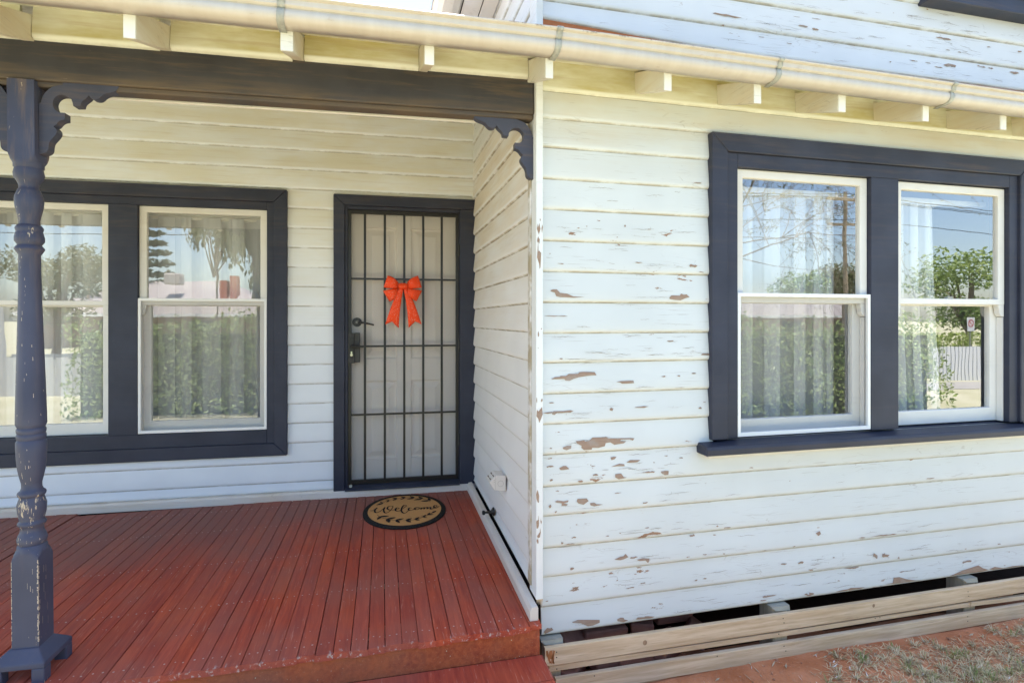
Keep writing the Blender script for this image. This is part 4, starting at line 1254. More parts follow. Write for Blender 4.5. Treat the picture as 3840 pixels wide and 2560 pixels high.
# inner back of the trough
box('gutter_back', UL, XE, 2.0835, 2.0855, 2.29, 2.34, M_gutter, gut)
for x in (-1.31, -0.316, 0.681, 1.671, 2.621, 3.55):
    sp_ = [(y, z) for y, z in GP[:-1]]
    V, m = [], len(sp_)
    F = []
    outl = []
    for i, (y, z) in enumerate(sp_):
        a = sp_[max(i - 1, 0)]; b = sp_[min(i + 1, m - 1)]
        ty, tz = b[0] - a[0], b[1] - a[1]
        l = math.hypot(ty, tz)
        outl.append((y + tz / l * -0.0028, z + ty / l * 0.0028) if False else (y - tz / l * 0.003, z + ty / l * 0.003))
    # strap runs from the rafter head, under the trough and over the lip
    outl[0] = (2.087, 2.281)
    hw = 0.0125
    for i, (y, z) in enumerate(outl):
        sh = 0.006 * (1 - min(1, max(0, (z - 2.285) / 0.08)))
        for xx in (x - hw - sh, x + hw - sh):
            dy, dz = gpath(xx)
            V.append((xx, y + dy, z + dz))
    F = [(2 * i, 2 * i + 1, 2 * i + 3, 2 * i + 2) for i in range(m - 1)]
    o = obj('gutter_strap', V, F, M_galv, gut, smooth=True)
    o.modifiers.new('thickness', 'SOLIDIFY').thickness = 0.0018

# ------------------------------------------------------------------ side eave of the front room
ev = root('side_eave', (0.5, 3.2, 3.1), 'cream side eave and fascia of the front room seen against the sky above the gutter', 'eave')
sv = MB()
sv.prism([(0.485, 3.105), (0.470, 3.085), (0.43, 3.078), (0.375, 3.082), (0.345, 3.10), (0.338, 3.16), (0.345, 3.185), (0.335, 3.20), (0.485, 3.20)], lambda p, t: (p[0], t, p[1]), 2.0, 8)
sv.obj('eave_gutter', M_gutter, ev, smooth=False)
for a, b in ((0.492, 0.597), (0.604, 0.688)):
    box('soffit_board', a, b, 2.1, 8, 3.10, 3.112, M_skirt, ev, bevel=0.002)
box('soffit_backing', 0.45, 0.70, 2.1, 8, 3.114, 3.12, M_dark, ev)

# ------------------------------------------------------------------ verandah beam
beam = vroot('verandah_beam', (-1.6, 0.03, 2.163), 'dark navy beam with dusty brown grain spanning the verandah front', 'beam')
bt = MB()
bt.prism([(0.004, 2.166), (0.0, 2.170), (0.0, 2.331), (0.088, 2.331), (0.088, 2.190), (0.080, 2.166)], lambda p, t: (t, p[0], p[1] - 0.0075 * max(0, -t)), -4.6, -0.022)
bt.obj('beam_timber', M_beam, beam, bevel=0.003)
bd = MB()
bd.prism([(0.010, 2.1655), (0.010, 2.152), (0.014, 2.146), (0.070, 2.146), (0.076, 2.1655)], lambda p, t: (t, p[0], p[1] - 0.0075 * max(0, -t)), -4.6, -0.024)
bd.obj('beam_bead', M_beam, beam, bevel=0.002)
lb = MB()
lb.prism([(0.089, 2.146), (0.089, 2.45), (0.105, 2.45), (0.105, 2.146)], lambda p, t: (t, p[0], p[1] - 0.0075 * max(0, -t)), -4.6, -0.06)
lb.obj('beam_lining', M_sash, beam, bevel=0.002)

def smooth_poly(pts, cusp, it=1):
    """round the traced outline a little except at its cusps."""
    for _ in range(it):
        out = []
        n = len(pts)
        nc = set()
        for i, p in enumerate(pts):
            a, b = pts[i - 1], pts[(i + 1) % n]
            d1 = Vector((p[0] - a[0], p[1] - a[1])); d2 = Vector((b[0] - p[0], b[1] - p[1]))
            if d1.length > 1e-6 and d2.length > 1e-6 and d1.angle(d2) > radians(50):
                nc.add(len(out)); out.append(p)
            else:
                out.append((p[0] * .75 + a[0] * .25, p[1] * .75 + a[1] * .25)); out.append((p[0] * .75 + b[0] * .25, p[1] * .75 + b[1] * .25))
        pts = out
    return pts
def bracket_mesh(parent, mirror, u0, z0, v0, v1, mat, sx=1.0, sz=1.0):
    pts = smooth_poly(BRACKET, None, 1)
    s = -1 if mirror else 1
    poly = [(u0 + s * a * sx, z0 + b * sz) for a, b in pts]
    bm = bmesh.new()
    fr = [bm.verts.new((a, v0, b)) for a, b in poly]
    fc = bm.faces.new(fr)
    r_ = bmesh.ops.extrude_face_region(bm, geom=[fc])
    for g_ in r_['geom']:
        if isinstance(g_, bmesh.types.BMVert):
            g_.co.y = v1
    bmesh.ops.triangulate(bm, faces=[f for f in bm.faces if len(f.verts) > 4])
    bmesh.ops.recalc_face_normals(bm, faces=bm.faces)
    me = bpy.data.meshes.new('tmp'); bm.to_mesh(me); bm.free()
    V = [v.co.copy() for v in me.vertices]; F = [tuple(p.vertices) for p in me.polygons]
    bpy.data.meshes.remove(me)
    return obj('bracket', V, F, mat, parent, bevel=0.0)
bracket_mesh(beam, True, -0.0155, 2.150, 0.020, 0.058, M_bracket, 1.02, 0.98)

# ------------------------------------------------------------------ verandah post
POSTU = -1.951
post = vroot('verandah_post', (POSTU, -0.014, -0.06), 'navy blue turned verandah post with fretwork brackets and scuffed paint', 'post')
PU, PVv = POSTU, -0.014
def lean(u, z):
    return u - 0.0205 * (z - 0.2)
def leaned(mb):
    mb.v = [(lean(a, c_), b + 0.022 * max(0, c_), c_) for a, b, c_ in mb.v]
    return mb
def block(z0, z1, h, lo, hi):
    """square block whose turned end(s) run out in lamb's-tongue curves."""
    mb = MB()
    n = 40
    prof = []
    V = []
    def ring(z, cornercut):
        pts = []
        for k in range(n):
            a = 2 * pi * k / n
            ca, sa = cos(a), sin(a)
            r_sq = h / max(abs(ca), abs(sa))
            r = min(r_sq, cornercut)
            pts.append((PU + r * ca, PVv + r * sa, z))
        return pts
    H = h * math.sqrt(2)
    zs = []
    m = 7
    if lo:
        for i in range(m):
            t = i / (m - 1)
            zs.append((z0 + 0.042 * t, (h * 1.04) + (H - h * 1.04) * sin(t * pi / 2)))
    else:
        zs += [(z0, H)]
    if hi:
        for i in range(m):
            t = i / (m - 1)
            zs.append((z1 - 0.042 * (1 - t), (h * 1.02) + (H - h * 1.02) * cos(t * pi / 2)))
    else:
        zs += [(z1, H)]
    for z, cc in zs:
        V += ring(z, cc)
    F = [(i * n + k, i * n + (k + 1) % n, (i + 1) * n + (k + 1) % n, (i + 1) * n + k) for i in range(len(zs) - 1) for k in range(n)]
    F += [tuple(range(n))[::-1], tuple(range((len(zs) - 1) * n, len(zs) * n))]
    mb.add(V, F)
    return leaned(mb)
o = block(0.052, 0.402, 0.0435, False, True).obj('base_block', M_post, post); o.data.set_sharp_from_angle(angle=radians(30))
o = block(1.838, 2.148, 0.0440, True, False).obj('head_block', M_post, post); o.data.set_sharp_from_angle(angle=radians(30))
tp = MB().lathe([(r * (0.852 + 0.012 * z), 1.25 + (z - 1.25) * (0.962 + 0.0135 * z)) for r, z in POST_PROFILE][::-1], (PU, PVv), 40)
o = leaned(tp).obj('turned_shaft', M_post, post, smooth=True)
o.data.set_sharp_from_angle(angle=radians(48))
# scuffs: paint rubbed through to pale undercoat on the arrises and the swellings
M_scuff = plain('pale_undercoat', (0.56, 0.47, 0.36), 0.85, 0, 0.2)
rg = random.Random(41)
sc = MB()
hb = 0.0435
def strip(edge, dirx, diry, z0_, z1_, wmax, dens):
    ex, ey = edge
    n_ = int((z1_ - z0_) / 0.006)
    for i_ in range(n_):
        if rg.random() > dens: continue
        za = z0_ + (z1_ - z0_) * i_ / n_; zb_ = za + rg.uniform(.004, .011)
        w1_, w2_ = rg.uniform(.0008, wmax), rg.uniform(.0008, wmax)
        sc.add([(ex, ey, za), (ex + dirx * w1_, ey + diry * w1_, za + .001), (ex + dirx * w2_, ey + diry * w2_, zb_ - .001), (ex, ey, zb_)], [(0, 1, 2, 3)])
e_ = hb + .0005
strip((PU + e_ - .0008, PVv - e_), -1, 0, .07, .365, .0055, .75)
strip((PU + e_, PVv - e_ + .0008), 0, 1, .07, .365, .0040, .75)
strip((PU - e_ + .0008, PVv - e_), 1, 0, .07, .365, .0028, .7)
for q in range(18):                      # vertical rubs on the two faces in view
    za = rg.uniform(.07, .33); l_ = rg.uniform(.006, .035); w1_ = rg.uniform(.0005, .0013)
    if q % 3:
        yy = PVv + rg.uniform(-.036, .010) ; sc.add([(PU + e_, yy, za), (PU + e_, yy + w1_, za), (PU + e_, yy + w1_, za + l_), (PU + e_, yy, za + l_)], [(0, 1, 2, 3)])
    else:
        xx = PU + rg.uniform(-.038, .034); sc.add([(xx, PVv - e_, za), (xx + w1_, PVv - e_, za), (xx + w1_, PVv - e_, za + l_ * .6), (xx, PVv - e_, za + l_ * .6)], [(0, 1, 2, 3)])
PR = sorted([(1.25 + (z - 1.25) * (0.962 + 0.0135 * z), r * (0.852 + 0.012 * z)) for r, z in POST_PROFILE])
def prad(z):
    for (za, ra), (zb_, rb_) in zip(PR, PR[1:]):
        if za <= z <= zb_: return ra + (rb_ - ra) * (z - za) / max(zb_ - za, 1e-6)
    return PR[0][1]
for z0_, z1_, a0_, a1_, n_ in ((.42, .60, -2.5, -1.9, 26), (.48, .60, -1.6, -.7, 5), (.64, .80, -2.0, -1.1, 12), (1.00, 1.34, -2.75, -2.25, 46), (.95, 1.3, -1.8, -.9, 9), (1.30, 1.52, -2.6, -1.2, 12), (1.55, 1.78, -2.6, -1.4, 16)):
    for q in range(n_):
        za = rg.uniform(z0_, z1_); l_ = rg.uniform(.003, .016); a_ = rg.uniform(a0_, a1_); w1_ = rg.uniform(.012, .045)
        pts = []
        for zz, aa in ((za, a_), (za, a_ + w1_), (za + l_, a_ + w1_ * .7), (za + l_, a_)):
            r_ = prad(zz) + .0007
            pts.append((PU + r_ * cos(aa), PVv + r_ * sin(aa), zz))
        sc.add(pts, [(0, 1, 2, 3)])
o = leaned(sc).obj('paint_scuffs', M_scuff, post); o['kind'] = 'stuff'
hx = lean(PU, 2.0)
bracket_mesh(post, False, hx + 0.0446, 2.150, 0.008, 0.046, M_bracket)
bracket_mesh(post, True, hx - 0.0446, 2.150, 0.008, 0.046, M_bracket)
# cast shoe on four feet
zf = -0.060
sh = MB()
a, b = 0.088, 0.0475
Q = ((-1, -1), (1, -1), (1, 1), (-1, 1))
V = [(PU + sx * a, PVv + sy * a, 0.016) for sx, sy in Q] + [(PU + sx * b, PVv + sy * b, 0.053) for sx, sy in Q] + [(PU + sx * a, PVv + sy * a, -0.004) for sx, sy in Q]
sh.add(V, [(0, 1, 5, 4), (1, 2, 6, 5), (2, 3, 7, 6), (3, 0, 4, 7), (4, 5, 6, 7), (8, 9, 1, 0), (9, 10, 2, 1), (10, 11, 3, 2), (11, 8, 0, 3), (11, 10, 9, 8)])
sh.obj('post_shoe', M_post, post, bevel=0.004, seg=2)
for sx in (-1, 1):
    for sy in (-1, 1):
        x0, x1 = sorted((PU + sx * a * 0.998, PU + sx * (a - 0.042))); y0, y1 = sorted((PVv + sy * a * 0.998, PVv + sy * (a - 0.042)))
        box('shoe_foot', x0, x1, y0, y1, zf - 0.004, -0.0035, M_post, post, bevel=0.004, seg=2)

# ------------------------------------------------------------------ deck
deck = root('verandah_deck', (-0.9, 3.1, -0.08), 'red stained timber verandah deck of narrow boards', 'deck')
ND = 56
PF, PB = 0.0668, 0.0618
nails = MB()
rg = random.Random(21)
for i in range(ND):
    xf, xb = 0.6325 - PF * i, 0.6045 - PB * i
    if i == 0:
        xf1, xb1 = 0.692, 0.667
    g = rg.uniform(0.0010, 0.0034)
    x1f, x1b = xf - g * .5, xb - g * .5
    x0f, x0b = xf - PF + g * .5, xb - PB + g * .5
    yf = 2.252 + rg.uniform(-0.006, 0.006) + 0.010 * max(0, 0.6 - xf)
    yb = 4.06
    if xf < -2.0: yb = 4.2
    h = rg.uniform(-0.0012, 0.0012)
    t = 0.021
    V = []
    ny = 5
    for q in range(ny):
        s = q / (ny - 1)
        y = yf + (yb - yf) * s
        xa, xc = x0f + (x0b - x0f) * s, x1f + (x1b - x1f) * s
        wv = 0.0007 * sin(i * 1.7 + q * 2.1)
        z = deck_z(y) + h
        V += [(xa + wv, y, z - t), (xc + wv, y, z - t), (xc + wv, y, z), (xa + wv, y, z)]
    F = [(q * 4 + j, (q + 1) * 4 + j, (q + 1) * 4 + (j + 1) % 4, q * 4 + (j + 1) % 4) for q in range(ny - 1) for j in range(4)]
    F += [(3, 2, 1, 0), tuple((ny - 1) * 4 + j for j in range(4))]
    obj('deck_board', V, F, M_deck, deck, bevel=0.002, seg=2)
    for yn in (2.335, 2.74, 3.17, 3.62, 3.95):
        for fr_ in (0.27, 0.73):
            s = (yn - yf) / (yb - yf)
            xx = x0f + (x0b - x0f) * s + fr_ * (x1f - x0f) + rg.uniform(-.003, .003)
            yy = yn + rg.uniform(-.006, .006)
            r_ = rg.uniform(0.0024, 0.0042)
            zz = deck_z(yy) + h + 0.0006
            nails.add([(xx + r_ * cos(k * pi / 3), yy + r_ * sin(k * pi / 3), zz) for k in range(6)], [tuple(range(6))])
V = []
# last sliver under the skirting
obj('deck_board', [(0.6345, 2.262, deck_z(2.26) - .021), (0.688, 2.262, deck_z(2.26) - .021), (0.684, 4.05, -.021), (0.606, 4.05, -.021), (0.6345, 2.262, deck_z(2.26) + .0005), (0.688, 2.262, deck_z(2.26) + .0005), (0.684, 4.05, .0005), (0.606, 4.05, .0005)], BOXF, M_deck, deck, bevel=0.003)
o = nails.obj('nail_heads', plain('nail_steel', (0.52, 0.38, 0.34), 0.5, 0.1, 0.3), deck); o['kind'] = 'stuff'
fb = MB()
fb.add([(-3.2, 2.300, -0.19), (0.680, 2.268, -0.19), (0.680, 2.288, -0.19), (-3.2, 2.320, -0.19), (-3.2, 2.300, -0.079), (0.680, 2.268, -0.079), (0.680, 2.288, -0.079), (-3.2, 2.320, -0.079)], BOXF)
fb.obj('fascia_board', M_fascia, deck, bevel=0.002)
# joists seen through the gaps
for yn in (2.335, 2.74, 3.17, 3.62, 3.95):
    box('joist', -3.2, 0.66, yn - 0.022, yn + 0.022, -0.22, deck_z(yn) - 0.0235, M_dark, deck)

step = root('front_step', (-0.3, 2.1, -0.38), 'red painted plank step below the verandah deck edge', 'step')
for a, b in ((2.095, 2.262), (1.955, 2.091), (1.815, 1.951)):
    MB().add([(-1.3, a + .014, -0.222), (0.689, a, -0.222), (0.689, b, -0.222), (-1.3, b + .014, -0.222), (-1.3, a + .014, -0.184), (0.689, a, -0.184), (0.689, b, -0.184), (-1.3, b + .014, -0.184)], BOXF).obj('tread_plank', M_step, step, bevel=0.004, seg=2)
for x in (-1.2, -0.3, 0.62):
    box('step_bearer', x - 0.025, x + 0.025, 1.86, 2.25, -0.40, -0.2225, M_deck, step)

# ------------------------------------------------------------------ doormat
MC = (0.178, 3.69)
mat_tilt = 0.0318
def mz(x, y, h):
    return deck_z(MC[1] + y) + h
dm = root('doormat', (MC[0], MC[1], deck_z(MC[1])), 'oval coir doormat with black border reading Welcome between leaf sprigs', 'doormat')
n = 72
rx, ry = 0.268, 0.297
def ell(s, h):
    return [(MC[0] + s * rx * cos(2 * pi * k / n), MC[1] + s * ry * sin(2 * pi * k / n), mz(0, s * ry * sin(2 * pi * k / n), h)) for k in range(n)]
base = ell(1, 0.001) + ell(1.0, 0.009) + ell(0.985, 0.0115) + ell(0.885, 0.012)
F = [(q * n + k, q * n + (k + 1) % n, (q + 1) * n + (k + 1) % n, (q + 1) * n + k) for q in range(3) for k in range(n)]
obj('border', base, F + [tuple(range(n))[::-1]], M_coirblk, dm, smooth=True)
obj('coir_field', ell(0.886, 0.0118) + ell(0.5, 0.0128), [(k, (k + 1) % n, n + (k + 1) % n, n + k) for k in range(n)] + [tuple(range(n, 2 * n))], M_coir, dm)
def cr_spline(P, m=6):
    out = []
    for i in range(len(P) - 1):
        p0, p1, p2, p3 = P[max(i - 1, 0)], P[i], P[i + 1], P[min(i + 2, len(P) - 1)]
        for q in range(m):
            t = q / m
            out.append(tuple(0.5 * (2 * p1[k] + (p2[k] - p0[k]) * t + (2 * p0[k] - 5 * p1[k] + 4 * p2[k] - p3[k]) * t * t + (3 * p1[k] - p0[k] - 3 * p2[k] + p3[k]) * t ** 3) for k in (0, 1)))
    out.append(tuple(P[-1]))
    return out
def ribbon(mb, P, wfun, h):
    V = []
    for i, p in enumerate(P):
        a, b = P[max(i - 1, 0)], P[min(i + 1, len(P) - 1)]
        d = Vector((b[0] - a[0], b[1] - a[1]))
        if d.length < 1e-7: d = Vector((1, 0))
        d.normalize()
        w_ = wfun(d, i / max(1, len(P) - 1))
        for s in (-1, 1):
            x, y = p[0] - d.y * w_ * s, p[1] + d.x * w_ * s
            V.append((MC[0] + x, MC[1] + y, mz(x, y, h)))
    mb.add(V, [(2 * i, 2 * i + 2, 2 * i + 3, 2 * i + 1) for i in range(len(P) - 1)])
wl = MB()
hh = 0.0138
for S in WELCOME_STROKES:
    # pen held at a slant: downstrokes are heavy, upstrokes fine
    ribbon(wl, cr_spline(S), lambda d, t: 0.0024 + 0.0030 * max(0, -d.y) + 0.0008 * abs(d.x), hh)
    hh += 0.0002
wl.obj('lettering_welcome', M_coirblk, dm)
lf = MB()
for S in MAT_STEMS:
    ribbon(lf, cr_spline(S), lambda d, t: 0.0017, 0.0136)
for (ax, ay), (bx, by), hw in MAT_LEAVES:
    V = []
    d = Vector((bx - ax, by - ay)); L_ = d.length; d.normalize()
    N_ = Vector((-d.y, d.x))
    hw = max(hw, L_ * 0.20)
    m = 8
    for i in range(m + 1):
        t = i / m
        wd = hw * sin(pi * t ** 0.8) ** 0.8
        for s in (-1, 1):
            p = Vector((ax, ay)) + d * (L_ * t) + N_ * (wd * s)
            V.append((MC[0] + p.x, MC[1] + p.y, mz(p.x, p.y, 0.0141)))
    lf.add(V, [(2 * i, 2 * i + 2, 2 * i + 3, 2 * i + 1) for i in range(m)])
lf.obj('leaf_sprigs', M_coirblk, dm)

# ------------------------------------------------------------------ small things on the return wall
M_plast = plain('white_plastic', (0.70, 0.655, 0.60), 0.4, 0, 0.03)
sb = root('sensor_box', (0.66, 3.0, 0.305), 'small white plastic sensor box with vents and a round button, low on the side wall', 'sensor box')
prof = [(0.6895, 0.392), (0.684, 0.392), (0.638, 0.400), (0.597, 0.362), (0.624, 0.318), (0.672, 0.309), (0.6895, 0.309)]
MB().prism(prof, lambda p, t: (p[0], t, p[1]), 2.95, 3.06).obj('housing', M_plast, sb, bevel=0.003, seg=2)
ct = MB()
V = [(0.660 + 0.0165 * cos(2 * pi * k / 24), 2.9485, 0.352 + 0.0165 * sin(2 * pi * k / 24)) for k in range(24)] + [(0.660 + 0.0150 * cos(2 * pi * k / 24), 2.9485, 0.352 + 0.0150 * sin(2 * pi * k / 24)) for k in range(24)]
ct.add(V, [(k, (k + 1) % 24, 24 + (k + 1) % 24, 24 + k) for k in range(24)])
ct.obj('round_button', plain('button_seam', (0.42, 0.38, 0.34), 0.6), sb)
MB().box(0.6305, 0.6315, 2.9486, 2.9496, 0.321, 0.400).obj('seam', bpy.data.materials['button_seam'], sb)
vn = MB()
for r_ in range(2):
    for q in range(2):
        fx = 0.25 + 0.42 * r_
        px, pz = 0.638 + (0.597 - 0.638) * fx, 0.400 + (0.362 - 0.400) * fx
        nx, nz = -0.68, 0.73
        y_ = 2.962 + q * 0.05
        dx_, dz_ = -0.041 * .11, -0.038 * .11
        V = [(px + nx * .0012, y_, pz + nz * .0012), (px + nx * .0012, y_ + .038, pz + nz * .0012), (px + dx_ + nx * .0012, y_ + .038, pz + dz_ + nz * .0012), (px + dx_ + nx * .0012, y_, pz + dz_ + nz * .0012)]
        vn.add(V, [(0, 1, 2, 3)])
vn.obj('vent_slots', plain('vent_shadow', (0.17, 0.11, 0.08), 0.8), sb)
ld = MB()
for z, h_ in ((0.372, .006), (0.362, .006), (0.348, .003)):
    ld.box(0.622, 0.6265, 2.9487, 2.9497, z, z + h_ * 0.5)
ld.obj('indicator_marks', bpy.data.materials['button_seam'], sb)

ds = root('door_stop', (0.66, 3.27, 0.075), 'black door stop with a rubber tip fixed to the side wall just above the skirting', 'door stop')
m = MB()
m.tube([(0.690, 3.27, 0.088), (0.684, 3.27, 0.088), (0.676, 3.27, 0.0875), (0.668, 3.27, 0.087), (0.632, 3.27, 0.086)], [0.026, 0.025, 0.014, 0.0075, 0.0065], 16)
m.obj('stem', M_black, ds, smooth=True)
m = MB()
m.tube([(0.634, 3.27, 0.086), (0.630, 3.27, 0.086), (0.622, 3.27, 0.086), (0.618, 3.27, 0.086)], [0.011, 0.0135, 0.0135, 0.010], 16)
m.obj('rubber_tip', plain('black_rubber', (0.02, 0.02, 0.022), 0.6), ds, smooth=True)

# ------------------------------------------------------------------ slat skirting under the front room
sl = root('slat_skirting', (2.2, 2.32, -0.40), 'weathered timber slats nailed along the gap under the front wall', 'slat fence')
def plank(x0, x1, za0, zb0, za1, zb1, y, t, parent, sag=0.0, n=8):
    V = []
    for i in range(n + 1):
        s = i / n
        x = x0 + (x1 - x0) * s
        dz = -sag * sin(pi * s) + 0.0012 * sin(9 * s + x0)
        zt = za0 + (za1 - za0) * s + dz; zb = zb0 + (zb1 - zb0) * s + dz
        V += [(x, y, zb), (x, y + t, zb), (x, y + t, zt), (x, y, zt)]
    F = [(i * 4 + j, (i + 1) * 4 + j, (i + 1) * 4 + (j + 1) % 4, i * 4 + (j + 1) % 4) for i in range(n) for j in range(4)]
    F += [(3, 2, 1, 0), tuple(n * 4 + j for j in range(4))]
    return obj('slat', V, F, M_plank, parent, bevel=0.0025, seg=2)
plank(0.712, XE, -0.184, -0.264, -0.189, -0.267, 2.296, 0.022, sl, 0.003)
plank(0.735, 3.125, -0.271, -0.297, -0.284, -0.306, 2.306, 0.018, sl, 0.002)
plank(3.128, XE, -0.281, -0.304, -0.315, -0.338, 2.302, 0.020, sl)
plank(0.76, XE, -0.322, -0.399, -0.333, -0.405, 2.290, 0.024, sl, 0.002)
plank(0.76, 2.26, -0.402, -0.424, -0.404, -0.426, 2.300, 0.020, sl)
kn = MB()
kn.add([(1.19 + 0.0105 * cos(k * pi / 8), 2.2952, -0.2235 + 0.0115 * sin(k * pi / 8)) for k in range(16)], [tuple(range(16))[::-1]])
kn.add([(2.475 + 0.008 * cos(k * pi / 8), 2.2953, -0.2135 + 0.009 * sin(k * pi / 8)) for k in range(16)], [tuple(range(16))[::-1]])
kn.obj('knot', wood_raw('pine_knot', (0.26, 0.15, 0.085), (0.42, 0.27, 0.16), 'z'), sl)
nl = MB()
for x, z in ((0.765, -0.205), (0.765, -0.228), (0.768, -0.283), (1.93, -0.208), (1.935, -0.23), (1.91, -0.285), (1.93, -0.34), (1.94, -0.365), (3.10, -0.215), (3.105, -0.24), (3.09, -0.345), (3.09, -0.37), (1.56, -0.335), (2.49, -0.283), (2.52, -0.283), (0.94, -0.332)):
    y = 2.2945 if z > -0.266 else (2.3005 if z > -0.31 else 2.2885)
    nl.add([(x + .003 * cos(k * pi / 4), y, z + .003 * sin(k * pi / 4)) for k in range(8)], [tuple(range(8))[::-1]])
nl.obj('nails', M_black, sl)
rp = MB()
rg = random.Random(4)
V, n = [], 16
top = [(0.716 + 0.040 * i / n, -0.192 - rg.uniform(0, .006)) for i in range(n + 1)]
bot = [(0.728 + 0.028 * i / n, -0.256 + rg.uniform(0, .008)) for i in range(n + 1)]
lft = None
grid = []
for i in range(n + 1):
    for q in range(4):
        s = q / 3
        grid.append((top[i][0] + (bot[i][0] - top[i][0]) * s + (rg.uniform(-.004, .004)), 2.2950, top[i][1] + (bot[i][1] - top[i][1]) * s))
rp.add(grid, [(i * 4 + q, i * 4 + q + 1, (i + 1) * 4 + q + 1, (i + 1) * 4 + q) for i in range(n) for q in range(3) if rg.random() > 0.22])
rp.obj('orange_paint_residue', plain('orange_residue', (0.44, 0.17, 0.06), 0.9, 0, 0.3), sl)

M_cap = plain('ant_cap_tin', (0.33, 0.32, 0.27), 0.6, 0.0, 0.2)
labs = ['short timber stump under the front wall beside the step', 'timber stump behind the slats in the middle of the front wall', 'timber stump behind the slats near the right end of the wall']
for lab, (xa, xb) in zip(labs, ((0.712, 0.797), (1.90, 1.985), (3.12, 3.20))):
    st = root('house_stump', ((xa + xb) / 2, 2.375, -0.42), lab, 'stump', 'timber stumps under the front wall')
    box('stump_timber', xa, xb, 2.330, 2.43, -0.45, -0.176, M_stump, st, bevel=0.003)
    box('ant_cap', xa - 0.008, xb + 0.008, 2.326, 2.44, -0.1735, -0.1655, M_cap, st)
    f = MB(); f.add([(xa - .008, 2.326, -.168), (xb + .008, 2.326, -.168), (xb + .008, 2.322, -.190), (xa + .010, 2.321, -.184)], [(3, 2, 1, 0)])
    f.obj('cap_lip', M_cap, st)
bl = ['pinkish loose brick leaning in the dark under the house by the first stump', 'flat loose brick just behind the top slat near the step', 'upright loose brick deep under the front wall', 'loose brick lying between the two lower slats near the step', 'tilted loose brick right of the lying one under the house', 'dark loose brick at the back of the space under the wall', 'small half brick beside the first timber stump', 'loose brick lowest in the pile behind the bottom slat', 'loose brick propped on end beside the pile under the wall']
bs = [(0.90, 2.48, -0.30, .4, .5), (1.06, 2.50, -0.30, .1, .1), (1.30, 2.56, -0.31, 1.2, .0), (1.08, 2.42, -0.38, .15, .05), (1.36, 2.44, -0.37, .6, .35), (1.48, 2.6, -0.30, .2, .2), (0.87, 2.42, -0.40, .9, .1), (1.20, 2.40, -0.42, .3, .1), (1.55, 2.48, -0.36, 1.0, .5)]
M_brick = plain('old_brick', (0.30, 0.14, 0.10), 0.9, 0, 0.3, 0.2, 25, 0.5)
for lab, (x, y, z, rz, rx_) in zip(bl, bs):
    b_ = MB().box(-.115, .115, -.055, .055, 0, .076).obj('loose_brick', M_brick, None, bevel=0.006)
    b_.location = (x, y, z); b_.rotation_euler = (rx_, rx_ * 0.6, rz)
    tag(b_, lab, 'brick', 'loose bricks under the house')
# ------------------------------------------------------------------ ground
g = MB()
nx, ny = 60, 34
# fine patch near the wall, coarse sheet to the horizon
def gh(x, y):
    h = -0.402
    h += 0.010 * sin(x * 3.1 + y * 2.0) * cos(y * 4.3) + 0.006 * sin(x * 9 + 1) * sin(y * 11)
    return h
rg = random.Random(77)
X0, X1, Y0, Y1 = -1.5, 5.0, 1.15, 2.6
V = []
for i in range(nx * 2 + 1):
    for j in range(ny * 2 + 1):
        x = X0 + (X1 - X0) * i / (nx * 2); y = Y0 + (Y1 - Y0) * j / (ny * 2)
        edge = min(1, (x - X0) / 0.4, (X1 - x) / 0.4, (y - Y0) / 0.4)
        V.append((x, y, (gh(x, y) + rg.uniform(-.003, .003)) * edge + (-0.412) * (1 - edge)))
m = ny * 2 + 1
F = [(i * m + j, (i + 1) * m + j, (i + 1) * m + j + 1, i * m + j + 1) for i in range(nx * 2) for j in range(ny * 2)]
o = obj('garden_bed', V, F, M_dirt, None, smooth=True); o['kind'] = 'structure'
g = obj('ground', [(-600, -600, -0.416), (600, -600, -0.416), (600, 600, -0.416), (-600, 600, -0.416)], [(0, 1, 2, 3)], M_lawn, None); g['kind'] = 'structure'
M_road = plain('asphalt', (0.07, 0.068, 0.066), 0.9, 0, 0.2, 0.3, 3)
o = box('road', -200, 200, -15.5, -7.5, -0.44, -0.408, M_road, None); o['kind'] = 'structure'
M_conc = plain('concrete_path', (0.36, 0.34, 0.31), 0.9, 0, 0.12, 0.3, 2)
o = box('footpath', -200, 200, -6.6, -5.4, -0.44, -0.404, M_conc, None); o['kind'] = 'structure'

# ------------------------------------------------------------------ dry grass
M_straw = leaf_mat('dry_grass', (0.66, 0.54, 0.33), (0.80, 0.70, 0.48), 0.25, dry=(0.36, 0.29, 0.18))
M_green = leaf_mat('green_grass', (0.20, 0.28, 0.07), (0.36, 0.40, 0.15), 0.3)
gr = MB()
rg = random.Random(31)
def blade(P, az, el, L_, wd, mi):
    d = Vector((cos(az) * cos(el), sin(az) * cos(el), sin(el)))
    s_ = Vector((-sin(az), cos(az), 0)) * wd
    Q = P + d * (L_ * 0.55)
    R_ = P + d * L_ + Vector((0, 0, -L_ * 0.30 * cos(el)))
    R_.z = max(R_.z, gh(R_.x, R_.y) + 0.004); Q.z = max(Q.z, gh(Q.x, Q.y) + 0.005)
    gr.add([P - s_, P + s_, Q + s_ * .8, Q - s_ * .8, R_], [(0, 1, 2, 3), (3, 2, 4)], mi)
